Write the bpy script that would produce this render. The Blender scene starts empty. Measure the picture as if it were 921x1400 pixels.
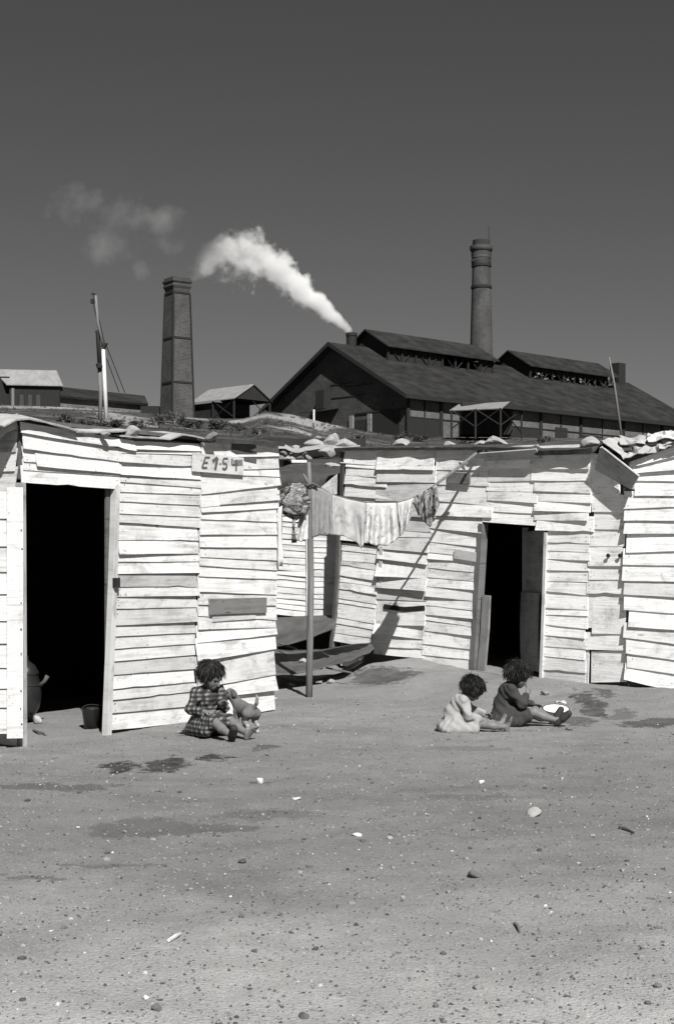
import bpy, math, random
import numpy as np
from mathutils import Vector, Matrix, noise as mnoise
random.seed(7)
rng = np.random.default_rng(7)
C = bpy.context.scene.collection
F = 1944.0           # focal length in photo pixels, 50 mm lens on a 36 mm tall frame
CX, HY, H = 460.5, 760.0, 1.4
K = 1.5              # the works behind stand this much farther than first estimated

# ------------------------------------------------------------------ helpers
class MB:
    def __init__(s): s.v=[]; s.f=[]; s.uv=[]; s.tone=[]
    def add(s, vs, fs, uvs=None, tone=1.0):
        o=len(s.v); s.v+= [tuple(p) for p in vs]
        s.uv += [tuple(u) for u in (uvs if uvs is not None else [(p[0],p[2]) for p in vs])]
        s.tone += (list(tone) if hasattr(tone,'__len__') else [tone]*len(vs))
        s.f += [tuple(i+o for i in f) for f in fs]
    def box(s, c, sx, sy, sz, rot=None, tone=1.0, ax=None):
        """box with centre c; ax = three unit axes"""
        ax = ax or (Vector((1,0,0)),Vector((0,1,0)),Vector((0,0,1)))
        c=Vector(c); vs=[]; uv=[]
        for dz in (-.5,.5):
            for dx,dy in ((-.5,-.5),(.5,-.5),(.5,.5),(-.5,.5)):
                vs.append(c+ax[0]*(dx*sx)+ax[1]*(dy*sy)+ax[2]*(dz*sz)); uv.append((dx*sx+dy*sy+c.x, dz*sz+c.z))
        s.add(vs,[(3,2,1,0),(4,5,6,7),(0,1,5,4),(1,2,6,5),(2,3,7,6),(3,0,4,7)],uv,tone)
    def tube(s, pts, rad, n=8, tone=1.0, cap=True):
        pts=[Vector(p) for p in pts]; m=len(pts)
        rad = rad if hasattr(rad,'__len__') else [rad]*m
        vs=[]; uv=[]; L=0
        up0=None
        for i,p in enumerate(pts):
            t=(pts[min(i+1,m-1)]-pts[max(i-1,0)]).normalized()
            a = up0 if up0 is not None else (Vector((0,0,1)) if abs(t.z)<.9 else Vector((1,0,0)))
            e1=(a-t*a.dot(t)).normalized(); up0=e1; e2=t.cross(e1)
            if i: L+=(p-pts[i-1]).length
            for k in range(n):
                th=2*math.pi*k/n
                vs.append(p+(e1*math.cos(th)+e2*math.sin(th))*rad[i]); uv.append((L, th*rad[i]))
        fs=[]
        for i in range(m-1):
            for k in range(n):
                k2=(k+1)%n
                fs.append((i*n+k,i*n+k2,(i+1)*n+k2,(i+1)*n+k))
        if cap:
            fs.append(tuple(range(n-1,-1,-1))); fs.append(tuple((m-1)*n+k for k in range(n)))
        s.add(vs,fs,uv,tone)
    def lathe(s, base, prof, n=24, tone=1.0, wob=0):
        vs=[];fs=[];uv=[]
        b=Vector(base)
        for i,(r,z) in enumerate(prof):
            for k in range(n):
                th=2*math.pi*k/n
                vs.append(b+Vector((r*math.cos(th),r*math.sin(th),z))); uv.append((th*max(x[0] for x in prof),z))
        m=len(prof)
        for i in range(m-1):
            for k in range(n):
                k2=(k+1)%n; fs.append((i*n+k,i*n+k2,(i+1)*n+k2,(i+1)*n+k))
        s.add(vs,fs,uv,tone)
    def grid(s, P, thick=None, tone=1.0):
        """P[i][j] of Vectors -> sheet; thick gives it a back face along the local normal"""
        P=[[Vector(q) for q in r] for r in P]
        a=len(P); b=len(P[0]); vs=[];uv=[]
        for i in range(a):
            for j in range(b):
                vs.append(P[i][j])
        us=[[0]*b for _ in range(a)]; 
        ul=[0]*b
        for i in range(a):
            acc=0
            for j in range(b):
                if j: acc+=(P[i][j]-P[i][j-1]).length
                if i: ul[j]+=(P[i][j]-P[i-1][j]).length
                uv.append((acc,ul[j]))
        fs=[(i*b+j,i*b+j+1,(i+1)*b+j+1,(i+1)*b+j) for i in range(a-1) for j in range(b-1)]
        if thick:
            nrm=[]
            for i in range(a):
                for j in range(b):
                    d1=P[i][min(j+1,b-1)]-P[i][max(j-1,0)]; d2=P[min(i+1,a-1)][j]-P[max(i-1,0)][j]
                    nn=d1.cross(d2); nrm.append(nn.normalized() if nn.length>1e-9 else Vector((0,0,1)))
            o=a*b
            vs+= [vs[i]-nrm[i]*thick for i in range(o)]; uv+=uv[:o]
            fs+= [tuple(o+q for q in reversed(f)) for f in fs]
            rim=[(0,j) for j in range(b)]+[(i,b-1) for i in range(1,a)]+[(a-1,j) for j in range(b-2,-1,-1)]+[(i,0) for i in range(a-2,0,-1)]
            r=[i*b+j for i,j in rim]
            for q in range(len(r)):
                p1,p2=r[q],r[(q+1)%len(r)]
                fs.append((p2,p1,o+p1,o+p2))
        s.add(vs,fs,uv,tone if not hasattr(tone,'__len__') else (list(tone)*2 if thick else tone))
    def build(s, name, mat, parent=None, smooth=False):
        me=bpy.data.meshes.new(name); me.from_pydata(s.v,[],s.f); me.update()
        li=np.empty(len(me.loops),dtype=np.int32); me.loops.foreach_get('vertex_index',li)
        ul=me.uv_layers.new(name='UVMap'); ul.data.foreach_set('uv',np.array(s.uv,dtype=np.float32)[li].ravel())
        ca=me.color_attributes.new('tone','FLOAT_COLOR','POINT')
        t=np.array(s.tone,dtype=np.float32); ca.data.foreach_set('color',np.stack([t,t,t,np.ones_like(t)],1).ravel())
        if smooth: me.polygons.foreach_set('use_smooth',np.ones(len(me.polygons),dtype=bool))
        me.materials.append(mat)
        o=bpy.data.objects.new(name,me); C.objects.link(o)
        if parent is not None:
            o.parent=parent; o.matrix_parent_inverse=Matrix.Translation(parent.location).inverted() if parent.rotation_euler[2]==0 else parent.matrix_basis.inverted()
        return o

def tag(o,label=None,cat=None,group=None,kind=None):
    if label: o['label']=label
    if cat: o['category']=cat
    if group: o['group']=group
    if kind: o['kind']=kind
    return o
def thing(name,label,cat,loc=(0,0,0),group=None):
    o=bpy.data.objects.new(name,None); C.objects.link(o); o.location=loc; o.empty_display_size=.2
    return tag(o,label,cat,group)

# ------------------------------------------------------------------ ground height
def sm(a,b,x):
    t=max(0.,min(1.,(x-a)/(b-a))); return t*t*(3-2*t)
EDGE=[(-600,150),(0,152),(100,155),(200,161),(260,167),(330,168),(365,160),(400,163),(440,172),(500,185),(557,194.5),(921,197),(1700,200)]
ZP=1.4+10.8*K
RW_A=Vector((.44,16.32,0)); RW_B=Vector((2.08,14.4,0))
RW_u=(RW_B-RW_A).normalized(); RW_n=Vector((RW_u.y,-RW_u.x,0))     # points to the yard
if RW_n.y>0: RW_n=-RW_n
def edge_D(px):
    if px<=EDGE[0][0]: return EDGE[0][1]
    for (a,b),(c,d) in zip(EDGE,EDGE[1:]):
        if px<=c: return b+(d-b)*(px-a)/(c-a)
    return EDGE[-1][1]
def gz(x,y):
    if y<1: 
        return .012*mnoise.noise((x*.8,y*.8,0))
    z=.014*mnoise.noise((x*.7,y*.7,0))+.008*mnoise.noise((x*2.3,y*2.3,3))
    if y<17: z+=.010*mnoise.noise((x*5.5,y*4.5,7))+.006*mnoise.noise((x*11,y*9,5))
    dw=(Vector((x,y,0))-RW_A).dot(RW_n)          # >0 in front of the right wall
    along=(Vector((x,y,0))-RW_A).dot(RW_u)
    mound=(.17+.10*(1-sm(-.2,2.2,along)))*(1-sm(.1,1.9,dw))*sm(11.0,12.6,y)*sm(-.2,.7,along)*(1+.25*mnoise.noise((x*1.7,y*1.7,9)))
    back=.5*sm(16.2,19,y)*(1-sm(0.,1.2,along))
    near=max(mound,back) if y<20 else mound
    if y>17:
        De=edge_D(CX+F*x/y); 
        t=(y-20)/(De-20)
        far=.5+(ZP-.5)*min(1.,max(0.,t))
        if 0<t: 
            amp=min(1,t*6)*(1-sm(.93,1.02,t))
            far+=amp*(.35*mnoise.noise((x*.09,y*.09,1))+.15*mnoise.noise((x*.35,y*.35,2)))
        k=sm(17.5,21,y)
        return z+near*(1-k)+far*k if y<21 else z+far
    return z+near
def hit(px,py,lo=3.,hi=420.):
    """where the line of sight through a photo pixel meets the ground"""
    def f(D): return H-(py-HY)*D/F - gz((px-CX)*D/F,D)
    D=lo; step=.25
    while D<hi:
        if f(D+step)<0: break
        D+=step; step=.25+.01*D
    a,b=D,D+step
    for _ in range(30):
        m=(a+b)/2
        if f(m)<0: b=m
        else: a=m
    return Vector(((px-CX)*a/F,a,gz((px-CX)*a/F,a)))
def at(px,py,D): return Vector(((px-CX)*D/F, D, H-(py-HY)*D/F))

# ------------------------------------------------------------------ materials
def mat(name):
    m=bpy.data.materials.new(name); m.use_nodes=True; nt=m.node_tree
    for n in list(nt.nodes): nt.nodes.remove(n)
    out=nt.nodes.new('ShaderNodeOutputMaterial'); b=nt.nodes.new('ShaderNodeBsdfPrincipled')
    nt.links.new(b.outputs[0],out.inputs[0]); b.inputs['Specular IOR Level'].default_value=.2
    return m,NT(nt),b
class NT:
    def __init__(s,nt): s.nt=nt
    def n(s,t,**kw):
        x=s.nt.nodes.new('ShaderNode'+t)
        for k,v in kw.items(): setattr(x,k,v)
        return x
    def link(s,a,b): s.nt.links.new(a,b)
    def setin(s,i,v):
        if hasattr(v,'links') or isinstance(v,bpy.types.NodeSocket): s.link(v,i)
        else: i.default_value=v
    def math(s,op,a,b=0.,c=None,clamp=False):
        x=s.n('Math',operation=op,use_clamp=clamp); s.setin(x.inputs[0],a); s.setin(x.inputs[1],b)
        if c is not None: s.setin(x.inputs[2],c)
        return x.outputs[0]
    def coord(s,kind='UV'): return s.n('TexCoord').outputs[kind]
    def map(s,v,scale=(1,1,1),loc=(0,0,0),rot=(0,0,0)):
        x=s.n('Mapping'); s.link(v,x.inputs[0]); x.inputs['Scale'].default_value=scale; x.inputs['Location'].default_value=loc; x.inputs['Rotation'].default_value=rot
        return x.outputs[0]
    def noise(s,v,scale=5,detail=4,rough=.55,dist=0):
        x=s.n('TexNoise'); s.link(v,x.inputs['Vector']); x.inputs['Scale'].default_value=scale; x.inputs['Detail'].default_value=detail
        x.inputs['Roughness'].default_value=rough; x.inputs['Distortion'].default_value=dist; return x.outputs['Fac']
    def ramp(s,f,*stops):
        x=s.n('ValToRGB'); s.link(f,x.inputs[0]); e=x.color_ramp.elements
        e[0].position=stops[0][0]; e[0].color=(stops[0][1],)*3+(1,); e[1].position=stops[-1][0]; e[1].color=(stops[-1][1],)*3+(1,)
        for p,c in stops[1:-1]:
            q=e.new(p); q.color=(c,)*3+(1,)
        return x.outputs[0]
    def mix(s,f,a,b):
        x=s.n('Mix',data_type='FLOAT'); s.setin(x.inputs[0],f); s.setin(x.inputs[2],a); s.setin(x.inputs[3],b); return x.outputs[0]
    def tone(s):
        x=s.n('Attribute',attribute_name='tone'); return x.outputs['Fac']
    def grey(s,f):
        x=s.n('CombineColor'); 
        for i in range(3): s.setin(x.inputs[i],f)
        return x.outputs[0]
    def bump(s,b,h,dist=.01,strength=1.):
        x=s.n('Bump'); s.link(h,x.inputs['Height']); x.inputs['Distance'].default_value=dist; x.inputs['Strength'].default_value=strength
        s.link(x.outputs[0],b.inputs['Normal'])
def simple(name,base,var=.25,scale=8,rough=.9,bump=.004,coord='Object',detail=5,stretch=(1,1,1),spec=.2,bscale=None):
    m,t,b=mat(name); v=t.map(t.coord(coord),stretch); f=t.noise(v,scale,detail,.6)
    c=t.math('MULTIPLY',t.ramp(f,(.25,1-var),(.75,1+var)),base); c=t.math('MULTIPLY',c,t.tone())
    t.link(t.grey(c),b.inputs['Base Color']); b.inputs['Roughness'].default_value=rough; b.inputs['Specular IOR Level'].default_value=spec
    if bump: t.bump(b,t.noise(v,bscale or scale*3,4,.6),bump)
    return m
def plank_mat(name,light,dark,dirt):
    m,t,b=mat(name); uv=t.coord('UV')
    g1=t.noise(t.map(uv,(1.6,38,1)),1.,6,.65,.25)          # grain along the board
    g2=t.noise(t.map(uv,(5,130,1)),1.,3,.6)
    blot=t.noise(uv,2.1,5,.62)
    fine=t.noise(uv,38,4,.7)
    worn=t.ramp(t.math('ADD',t.math('MULTIPLY',g1,.5),t.math('MULTIPLY',blot,.5)),(.30,0),(.40,.45),(.50,1))
    c=t.mix(worn,dark,light)
    c=t.math('MULTIPLY',c,t.ramp(g2,(.3,.93),(.6,1.02)))
    c=t.math('MULTIPLY',c,t.ramp(fine,(.28,1-dirt),(.42,1)))
    vor=t.n('TexVoronoi',feature='F1'); t.link(t.map(uv,(1.3,5,1)),vor.inputs['Vector']); vor.inputs['Scale'].default_value=1.1
    knot=t.ramp(vor.outputs['Distance'],(.02,.45),(.075,1))
    c=t.math('MULTIPLY',c,knot)
    st=t.noise(t.map(uv,(3.2,6,1)),1.,6,.7,.5); c=t.math('MULTIPLY',c,t.ramp(st,(.30,.55),(.44,.92),(.52,1.)))
    sp=t.noise(t.map(uv,(14,20,1)),1.,3,.6); c=t.math('MULTIPLY',c,t.ramp(sp,(.27,.45),(.34,1.)))
    c=t.math('MULTIPLY',c,t.tone())
    t.link(t.grey(c),b.inputs['Base Color']); b.inputs['Roughness'].default_value=.92; b.inputs['Specular IOR Level'].default_value=.1
    t.bump(b,t.math('ADD',g1,t.math('MULTIPLY',g2,.5)),.004,.7)
    return m
M={}
M['plank']=plank_mat('whitewashed_plank',.60,.31,.32)
M['plank_brightened']=plank_mat('brightened_whitewashed_plank',.86,.46,.28)  # plank copy brightened to make up for weak grazing sun on right-hand walls
M['plank_grey']=plank_mat('greyish_plank',.62,.30,.35)
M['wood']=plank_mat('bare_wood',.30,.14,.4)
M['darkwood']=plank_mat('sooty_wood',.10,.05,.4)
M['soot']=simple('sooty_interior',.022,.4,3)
M['tar']=simple('tarred_felt',.05,.45,6,.85,.006)
M['pale_tar']=simple('bleached_felt',.34,.3,7,.9,.008)
M['rust']=simple('rusty_sheet',.075,.45,5,.75,.004)
M['stone']=simple('pale_stone',.27,.3,9,.95,.012)
M['darkstone']=simple('dark_stone',.13,.4,9,.95,.012)
M['steel']=simple('sooty_steel',.02,.3,4,.8,0)
M['timber']=simple('weathered_pole',.15,.4,3,.9,.006,stretch=(14,14,1))
M['palepost']=simple('pale_post',.55,.2,3,.9,.004,stretch=(9,9,1))
M['rope']=simple('rope',.10,.3,60,.95,0)
M['enamel']=simple('white_enamel',.72,.06,6,.3,0,spec=.5)
M['pot']=simple('black_pot',.02,.3,5,.35,0,spec=.5)
M['ash']=simple('ash',.32,.4,25,.95,.004)
M['grime']=simple('grimy_paint',.085,.3,30,.9,0)
M['leaf']=simple('scrub_leaf',.040,.5,.9,.8,0)
M['leafpale']=simple('dry_scrub_leaf',.06,.5,.9,.85,0)
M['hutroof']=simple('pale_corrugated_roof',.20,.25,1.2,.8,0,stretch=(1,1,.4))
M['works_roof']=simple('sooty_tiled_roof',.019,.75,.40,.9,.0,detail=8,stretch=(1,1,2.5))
M['skin']=simple('skin',.135,.12,22,.6,.001,spec=.35)
M['hair']=simple('dark_hair',.010,.5,70,.6,0,spec=.25)
M['shoe']=simple('dark_shoe',.03,.3,30,.8,0)
M['lightcloth']=simple('pale_cotton',.27,.10,60,.95,.001)
M['darkcloth']=simple('dark_wool',.038,.2,70,.95,.001)
M['whitecloth']=simple('white_cotton',.50,.1,14,.95,.004)
M['fur']=simple('short_fur',.115,.3,90,.9,.001,stretch=(1,1,.3))
def brick_mat(name,base,bw,bh):
    m,t,b=mat(name); uv=t.coord('UV')
    br=t.n('TexBrick'); t.link(uv,br.inputs['Vector']); br.inputs['Scale'].default_value=1; br.inputs['Brick Width'].default_value=bw; br.inputs['Row Height'].default_value=bh
    br.inputs['Mortar Size'].default_value=bh*.12; br.inputs['Color1'].default_value=(base*.8,)*3+(1,); br.inputs['Color2'].default_value=(base*1.25,)*3+(1,); br.inputs['Mortar'].default_value=(base*1.7,)*3+(1,)
    n1=t.noise(uv,.28,6,.65); n2=t.noise(uv,2.2,4,.6)
    c=t.math('MULTIPLY',br.outputs['Fac'],0.)
    sep=t.n('SeparateColor'); t.link(br.outputs['Color'],sep.inputs[0])
    c=t.math('MULTIPLY',sep.outputs[0],t.ramp(n1,(.3,.65),(.7,1.3))); c=t.math('MULTIPLY',c,t.ramp(n2,(.3,.85),(.7,1.12))); c=t.math('MULTIPLY',c,t.tone())
    t.link(t.grey(c),b.inputs['Base Color']); b.inputs['Roughness'].default_value=.95
    return m
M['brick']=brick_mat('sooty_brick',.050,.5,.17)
M['brick_works']=brick_mat('works_brick',.085,.5,.17); M['brick_shaded']=brick_mat('shaded_gable_brick',.040,.5,.17)  # second brick is a darkened copy: the gable's weaker sun painted into its colour
def weave(name,base,kind):
    m,t,b=mat(name); uv=t.coord('UV')
    n=t.noise(uv,6,5,.6)
    if kind=='burlap':
        w1=t.n('TexWave',wave_type='BANDS',bands_direction='X'); t.link(uv,w1.inputs[0]); w1.inputs['Scale'].default_value=26; w1.inputs['Distortion'].default_value=1.2
        w2=t.n('TexWave',wave_type='BANDS',bands_direction='Y'); t.link(uv,w2.inputs[0]); w2.inputs['Scale'].default_value=26; w2.inputs['Distortion'].default_value=1.2
        f=t.math('MULTIPLY',t.math('ADD',w1.outputs['Fac'],w2.outputs['Fac']),.5)
        c=t.math('MULTIPLY',t.ramp(f,(.1,.75),(.9,1.2)),t.ramp(n,(.3,.8),(.7,1.15)))
    elif kind=='sprig':
        v=t.n('TexVoronoi'); t.link(uv,v.inputs['Vector']); v.inputs['Scale'].default_value=24
        c=t.math('MULTIPLY',t.ramp(v.outputs['Distance'],(.16,.45),(.24,1)),t.ramp(n,(.3,.88),(.7,1.1)))
    elif kind=='floral':
        v=t.n('TexVoronoi',feature='SMOOTH_F1'); vd=t.n('VectorMath',operation='ADD'); nn=t.n('TexNoise'); t.link(uv,nn.inputs['Vector']); nn.inputs['Scale'].default_value=14
        sc=t.n('VectorMath',operation='SCALE'); t.link(nn.outputs['Color'],sc.inputs[0]); sc.inputs['Scale'].default_value=.09
        t.link(uv,vd.inputs[0]); t.link(sc.outputs[0],vd.inputs[1]); t.link(vd.outputs[0],v.inputs['Vector']); v.inputs['Scale'].default_value=17
        c=t.ramp(v.outputs['Distance'],(.12,2.4),(.30,.35),(.40,1.9),(.55,.25))
    elif kind=='plaid':
        co=t.coord('Object'); sx=t.n('SeparateXYZ'); t.link(co,sx.inputs[0])
        def stripe(a,p,lo=.42,hi=.58):
            return t.ramp(t.math('PINGPONG',a,p),(p*lo if p<1 else lo,0),(p*hi if p<1 else hi,1))
        u=t.math('ADD',t.math('MULTIPLY',sx.outputs[0],.8),t.math('MULTIPLY',sx.outputs[1],-.55))
        a1=stripe(u,.017); a2=stripe(sx.outputs[2],.017)
        a3=stripe(t.math('ADD',u,.3),.0085); 
        f=t.math('ADD',t.math('MULTIPLY',a1,.5),t.math('MULTIPLY',a2,.5))
        c=t.math('MULTIPLY',t.ramp(f,(0,.45),(.5,.9),(1,3.4)),t.ramp(a3,(0,.85),(1,1.1)))
    c=t.math('MULTIPLY',c,base); c=t.math('MULTIPLY',c,t.tone())
    t.link(t.grey(c),b.inputs['Base Color']); b.inputs['Roughness'].default_value=.95; b.inputs['Specular IOR Level'].default_value=.1
    t.bump(b,n,.004,.6)
    return m
M['burlap']=weave('burlap',.22,'burlap'); M['burlap_pale']=weave('pale_burlap',.36,'burlap')
M['sprig']=weave('sprigged_cotton',.46,'sprig'); M['floral']=weave('floral_cotton',.15,'floral'); M['plaid']=weave('plaid_cotton',.055,'plaid')
SKY=.05; EXPO=.85
# ------------------------------------------------------------------ ground
def ground_material():
    m,t,b=mat('trodden_earth'); co=t.coord('Object')
    n1=t.noise(co,.5,6,.6); n2=t.noise(co,6,6,.7); n3=t.noise(co,70,3,.75); n4=t.noise(t.map(co,(.6,1.1,1)),1.3,6,.65,.2)
    c=t.math('MULTIPLY',t.ramp(n1,(.3,.22),(.7,.275)),t.ramp(n2,(.28,.88),(.72,1.1)))
    c=t.math('MULTIPLY',c,t.ramp(n3,(.30,.55),(.42,.93),(.6,1.05),(.72,1.35)))
    sy=t.n('SeparateXYZ'); t.link(co,sy.inputs[0])      # light falloff painted into the earth: brightest nearest the camera, darker mid yard
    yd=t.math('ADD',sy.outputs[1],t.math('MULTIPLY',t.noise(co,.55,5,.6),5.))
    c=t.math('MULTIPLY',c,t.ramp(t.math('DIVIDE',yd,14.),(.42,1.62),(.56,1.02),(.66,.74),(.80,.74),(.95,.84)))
    c=t.math('MULTIPLY',c,t.ramp(n4,(.33,.80),(.5,1.),(.7,1.06)))
    # damp patches, thrown dish water, trodden dark dirt: fixed places on the yard
    dn=t.n('TexNoise'); t.link(co,dn.inputs['Vector']); dn.inputs['Scale'].default_value=3.2; dn.inputs['Detail'].default_value=6; dn.inputs['Roughness'].default_value=.65
    dn2=t.noise(co,11,4,.65)
    dv=t.n('VectorMath',operation='SUBTRACT'); t.link(dn.outputs['Color'],dv.inputs[0]); dv.inputs[1].default_value=(.5,.5,.5)
    ds=t.n('VectorMath',operation='SCALE'); t.link(dv.outputs[0],ds.inputs[0]); ds.inputs['Scale'].default_value=.55
    dp=t.n('VectorMath',operation='ADD'); t.link(co,dp.inputs[0]); t.link(ds.outputs[0],dp.inputs[1])
    damp=None
    for (px,py,rx,ry,wet) in [(162,1048,.12,.15,1.),(226,1045,.15,.19,1.),(292,1037,.09,.10,1.),(268,1003,.16,.08,.8),(385,992,.10,.05,.3),(358,1022,.10,.07,.7),
            (800,958,.09,.30,.85),(822,948,.10,.14,.7),(905,988,.40,.16,.8),(850,978,.16,.10,.5),(528,926,.38,.35,.8),(200,1133,.34,.20,.42),(295,1132,.22,.10,.5),(60,1076,.5,.10,.55),
            (55,1200,.18,.05,.5),(165,1182,.22,.05,.4),(380,1112,.3,.10,.35),(640,1024,.35,.1,.3),(780,985,.22,.12,.7),(355,1070,.1,.03,.6),(640,1090,.3,.05,.3)]:
        p=hit(px,py)
        s=t.n('VectorMath',operation='SUBTRACT'); t.link(dp.outputs[0],s.inputs[0]); s.inputs[1].default_value=(p.x,p.y,0)
        s2=t.n('VectorMath',operation='MULTIPLY'); t.link(s.outputs[0],s2.inputs[0]); s2.inputs[1].default_value=(1/(rx*1.05),1/(ry*(2.1 if py<1120 and rx<.35 else 1.3)),0)
        l=t.n('VectorMath',operation='LENGTH'); t.link(s2.outputs[0],l.inputs[0])
        f=t.math('MULTIPLY',t.ramp(t.math('ADD',l.outputs['Value'],t.math('MULTIPLY',t.math('SUBTRACT',dn2,.5),1.6)),(.78,1),(1.08,0)),wet)
        damp=f if damp is None else t.math('MAXIMUM',damp,f)
    damp=t.math('MULTIPLY',damp,t.ramp(n2,(.3,.55),(.6,1)))
    c=t.math('MULTIPLY',c,t.math('SUBTRACT',1.,t.math('MULTIPLY',damp,.86)))
    # weedy bank behind the huts
    sx=t.n('SeparateXYZ'); t.link(co,sx.inputs[0])
    far=t.ramp(t.math('DIVIDE',sx.outputs[1],100.),(.17,0),(.215,1))
    h1=t.noise(t.map(co,(.35,.9,2.2)),.55,8,.72); h2=t.noise(co,.05,5,.6); h3=t.noise(t.map(co,(.5,.8,2)),2.2,5,.75)
    hill=t.math('MULTIPLY',t.ramp(h1,(.30,.022),(.50,.045),(.60,.10),(.68,.24)),t.ramp(h3,(.3,.5),(.66,1.45)))
    hill=t.math('MULTIPLY',hill,t.ramp(h2,(.35,.7),(.65,1.15)))
    pth=t.n('Attribute',attribute_name='tone').outputs['Fac']          # beaten paths along the bank
    hill=t.mix(t.math('MULTIPLY',pth,t.ramp(h3,(.3,.35),(.55,1))),hill,.26)
    c=t.mix(far,c,hill)
    t.link(t.grey(c),b.inputs['Base Color']); b.inputs['Roughness'].default_value=.95; b.inputs['Specular IOR Level'].default_value=.12
    hh=t.math('ADD',t.math('MULTIPLY',n3,.40),t.math('MULTIPLY',n2,.35)); hh=t.math('ADD',hh,t.math('MULTIPLY',t.noise(co,120,3,.7),.12))
    t.bump(b,hh,.03,.85)
    return m
PATHS=[[(255,571),(330,576),(420,583),(500,589),(610,596)],[(0,556),(60,557),(140,561),(220,566)],[(160,566),(185,580)],[(395,564),(412,580)],[(372,590),(420,594)]]
def build_ground():
    xs=sorted(set([round(v,3) for v in list(np.arange(-6,6.01,.05))+list(np.arange(-14,-6,.5))+list(np.arange(6.5,14,.5))+list(np.arange(-60,-14,2.5))+list(np.arange(16,62,2.5))+list(np.geomspace(70,3000,16))+list(-np.geomspace(70,3000,16))]))
    ys=sorted(set([round(v,3) for v in list(np.arange(3,19.5,.06))+list(np.arange(19.5,40,.5))+list(np.arange(40,250,1.5))+list(np.geomspace(255,4000,18))+[-40,-20,-10,-5,-2,0,1,2,2.5]]))
    segs=[[hit(*p) for p in q] for q in PATHS]
    vs=[];tone=[]
    for y in ys:
        for x in xs:
            vs.append((x,y,gz(x,y)))
            tv=0.
            if 100<y<205:
                for q in segs:
                    for a,b_ in zip(q,q[1:]):
                        d=Vector((b_.x-a.x,b_.y-a.y)); w=Vector((x-a.x,y-a.y)); u=max(0,min(1,w.dot(d)/max(1e-6,d.length_squared)))
                        e=(w-d*u).length; tv=max(tv,1-sm(.9,2.6,e))
            tone.append(tv)
    nx=len(xs)
    fs=[(i*nx+j,i*nx+j+1,(i+1)*nx+j+1,(i+1)*nx+j) for i in range(len(ys)-1) for j in range(nx-1)]
    mb=MB(); mb.add(vs,fs,[(v[0],v[1]) for v in vs],tone)
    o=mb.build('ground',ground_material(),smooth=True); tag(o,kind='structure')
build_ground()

# ------------------------------------------------------------------ plank walls
class Wall:
    def __init__(s,A,B):
        s.A=Vector((A[0],A[1],0)); s.B=Vector((B[0],B[1],0)); s.u=(s.B-s.A).normalized(); s.n=Vector((s.u.y,-s.u.x,0))
        if s.n.dot(-s.A)<0: s.n=-s.n
        s.L=(s.B-s.A).length
    def sz(s,px,py):
        k=(px-CX)/F        # A.x+u.x t = k (A.y+u.y t)
        t=(k*s.A.y-s.A.x)/(s.u.x-k*s.u.y); D=s.A.y+s.u.y*t
        return t, H-(py-HY)*D/F
    def P(s,t,z,off=0): return s.A+s.u*t+s.n*off+Vector((0,0,z))
    def px(s,px,py,off=0): return s.P(*s.sz(px,py),off)
def board(mb,w,q,lip=.017,thk=.011,base=0.,tone=1.,rough=.0018,warp=(0,0),endcut=True,amp=1.):
    lip=lip*getattr(w,'lipk',1.)
    """q=(s,z) corners TL TR BR BL"""
    TL,TR,BR,BL=[Vector((a,b)) for a,b in q]
    L=(BR-BL).length; n=max(4,int(L/.11)); ou=random.random()*20; ov=random.random()*20
    ph=random.random()*50; vs=[];uv=[]
    notch=random.random()<.16; ni=random.randint(1,n-1)
    for i in range(n+1):
        t=i/n
        b=BL.lerp(BR,t); a=TL.lerp(TR,t)
        b=b+Vector((0,rough*amp*(2.2*mnoise.noise((ph+t*L*2.5,0,0))+1.0*mnoise.noise((ph,t*L*9,0)))))
        if notch and abs(i-ni)<1: b=b+Vector((0,random.uniform(.004,.012)))
        if i in (0,n) and endcut:
            e=random.uniform(-.006,.006); b=b+Vector((e,0)); a=a+Vector((random.uniform(-.006,.006),0))
        lb=lip+warp[0]*(1-t)+warp[1]*t+.003*mnoise.noise((ph+7,t*L*2,4))
        for (pt,of) in ((b,base+lb),(b,base+lb+thk),(a,base+thk),(a,base)):
            vs.append(w.P(pt.x,pt.y,of)); uv.append((t*L+ou, (pt.y-BL.y)+ov))
    fs=[]
    flip = w.n.cross(w.u).z>0
    for i in range(n):
        for k in range(4):
            k2=(k+1)%4; f=(i*4+k,(i+1)*4+k,(i+1)*4+k2,i*4+k2); fs.append(f)
    fs+=[(0,1,2,3),(n*4+3,n*4+2,n*4+1,n*4)]
    mb.add(vs,fs,uv,tone)
    if L>.3:
        for t in (.02/L+.015+random.uniform(0,.03),1-.02/L-.015-random.uniform(0,.03)):
            for vv in (.25,.75):
                if random.random()<.6: continue
                pb_=BL.lerp(BR,t); pa_=TL.lerp(TR,t); pt=pb_.lerp(pa_,vv*.7+random.uniform(-.05,.05)); of=base+lip*(1-vv*.7)+thk+.003
                mb.box(w.P(pt.x,pt.y,of),.0055,.005,.006,ax=(w.u,w.n,Vector((0,0,1))),tone=.12)
def rtone(): return random.choice([1,1.05,1.03,.97,.93,.9,.84,.74,1.04,.95,.98,.88])
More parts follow.
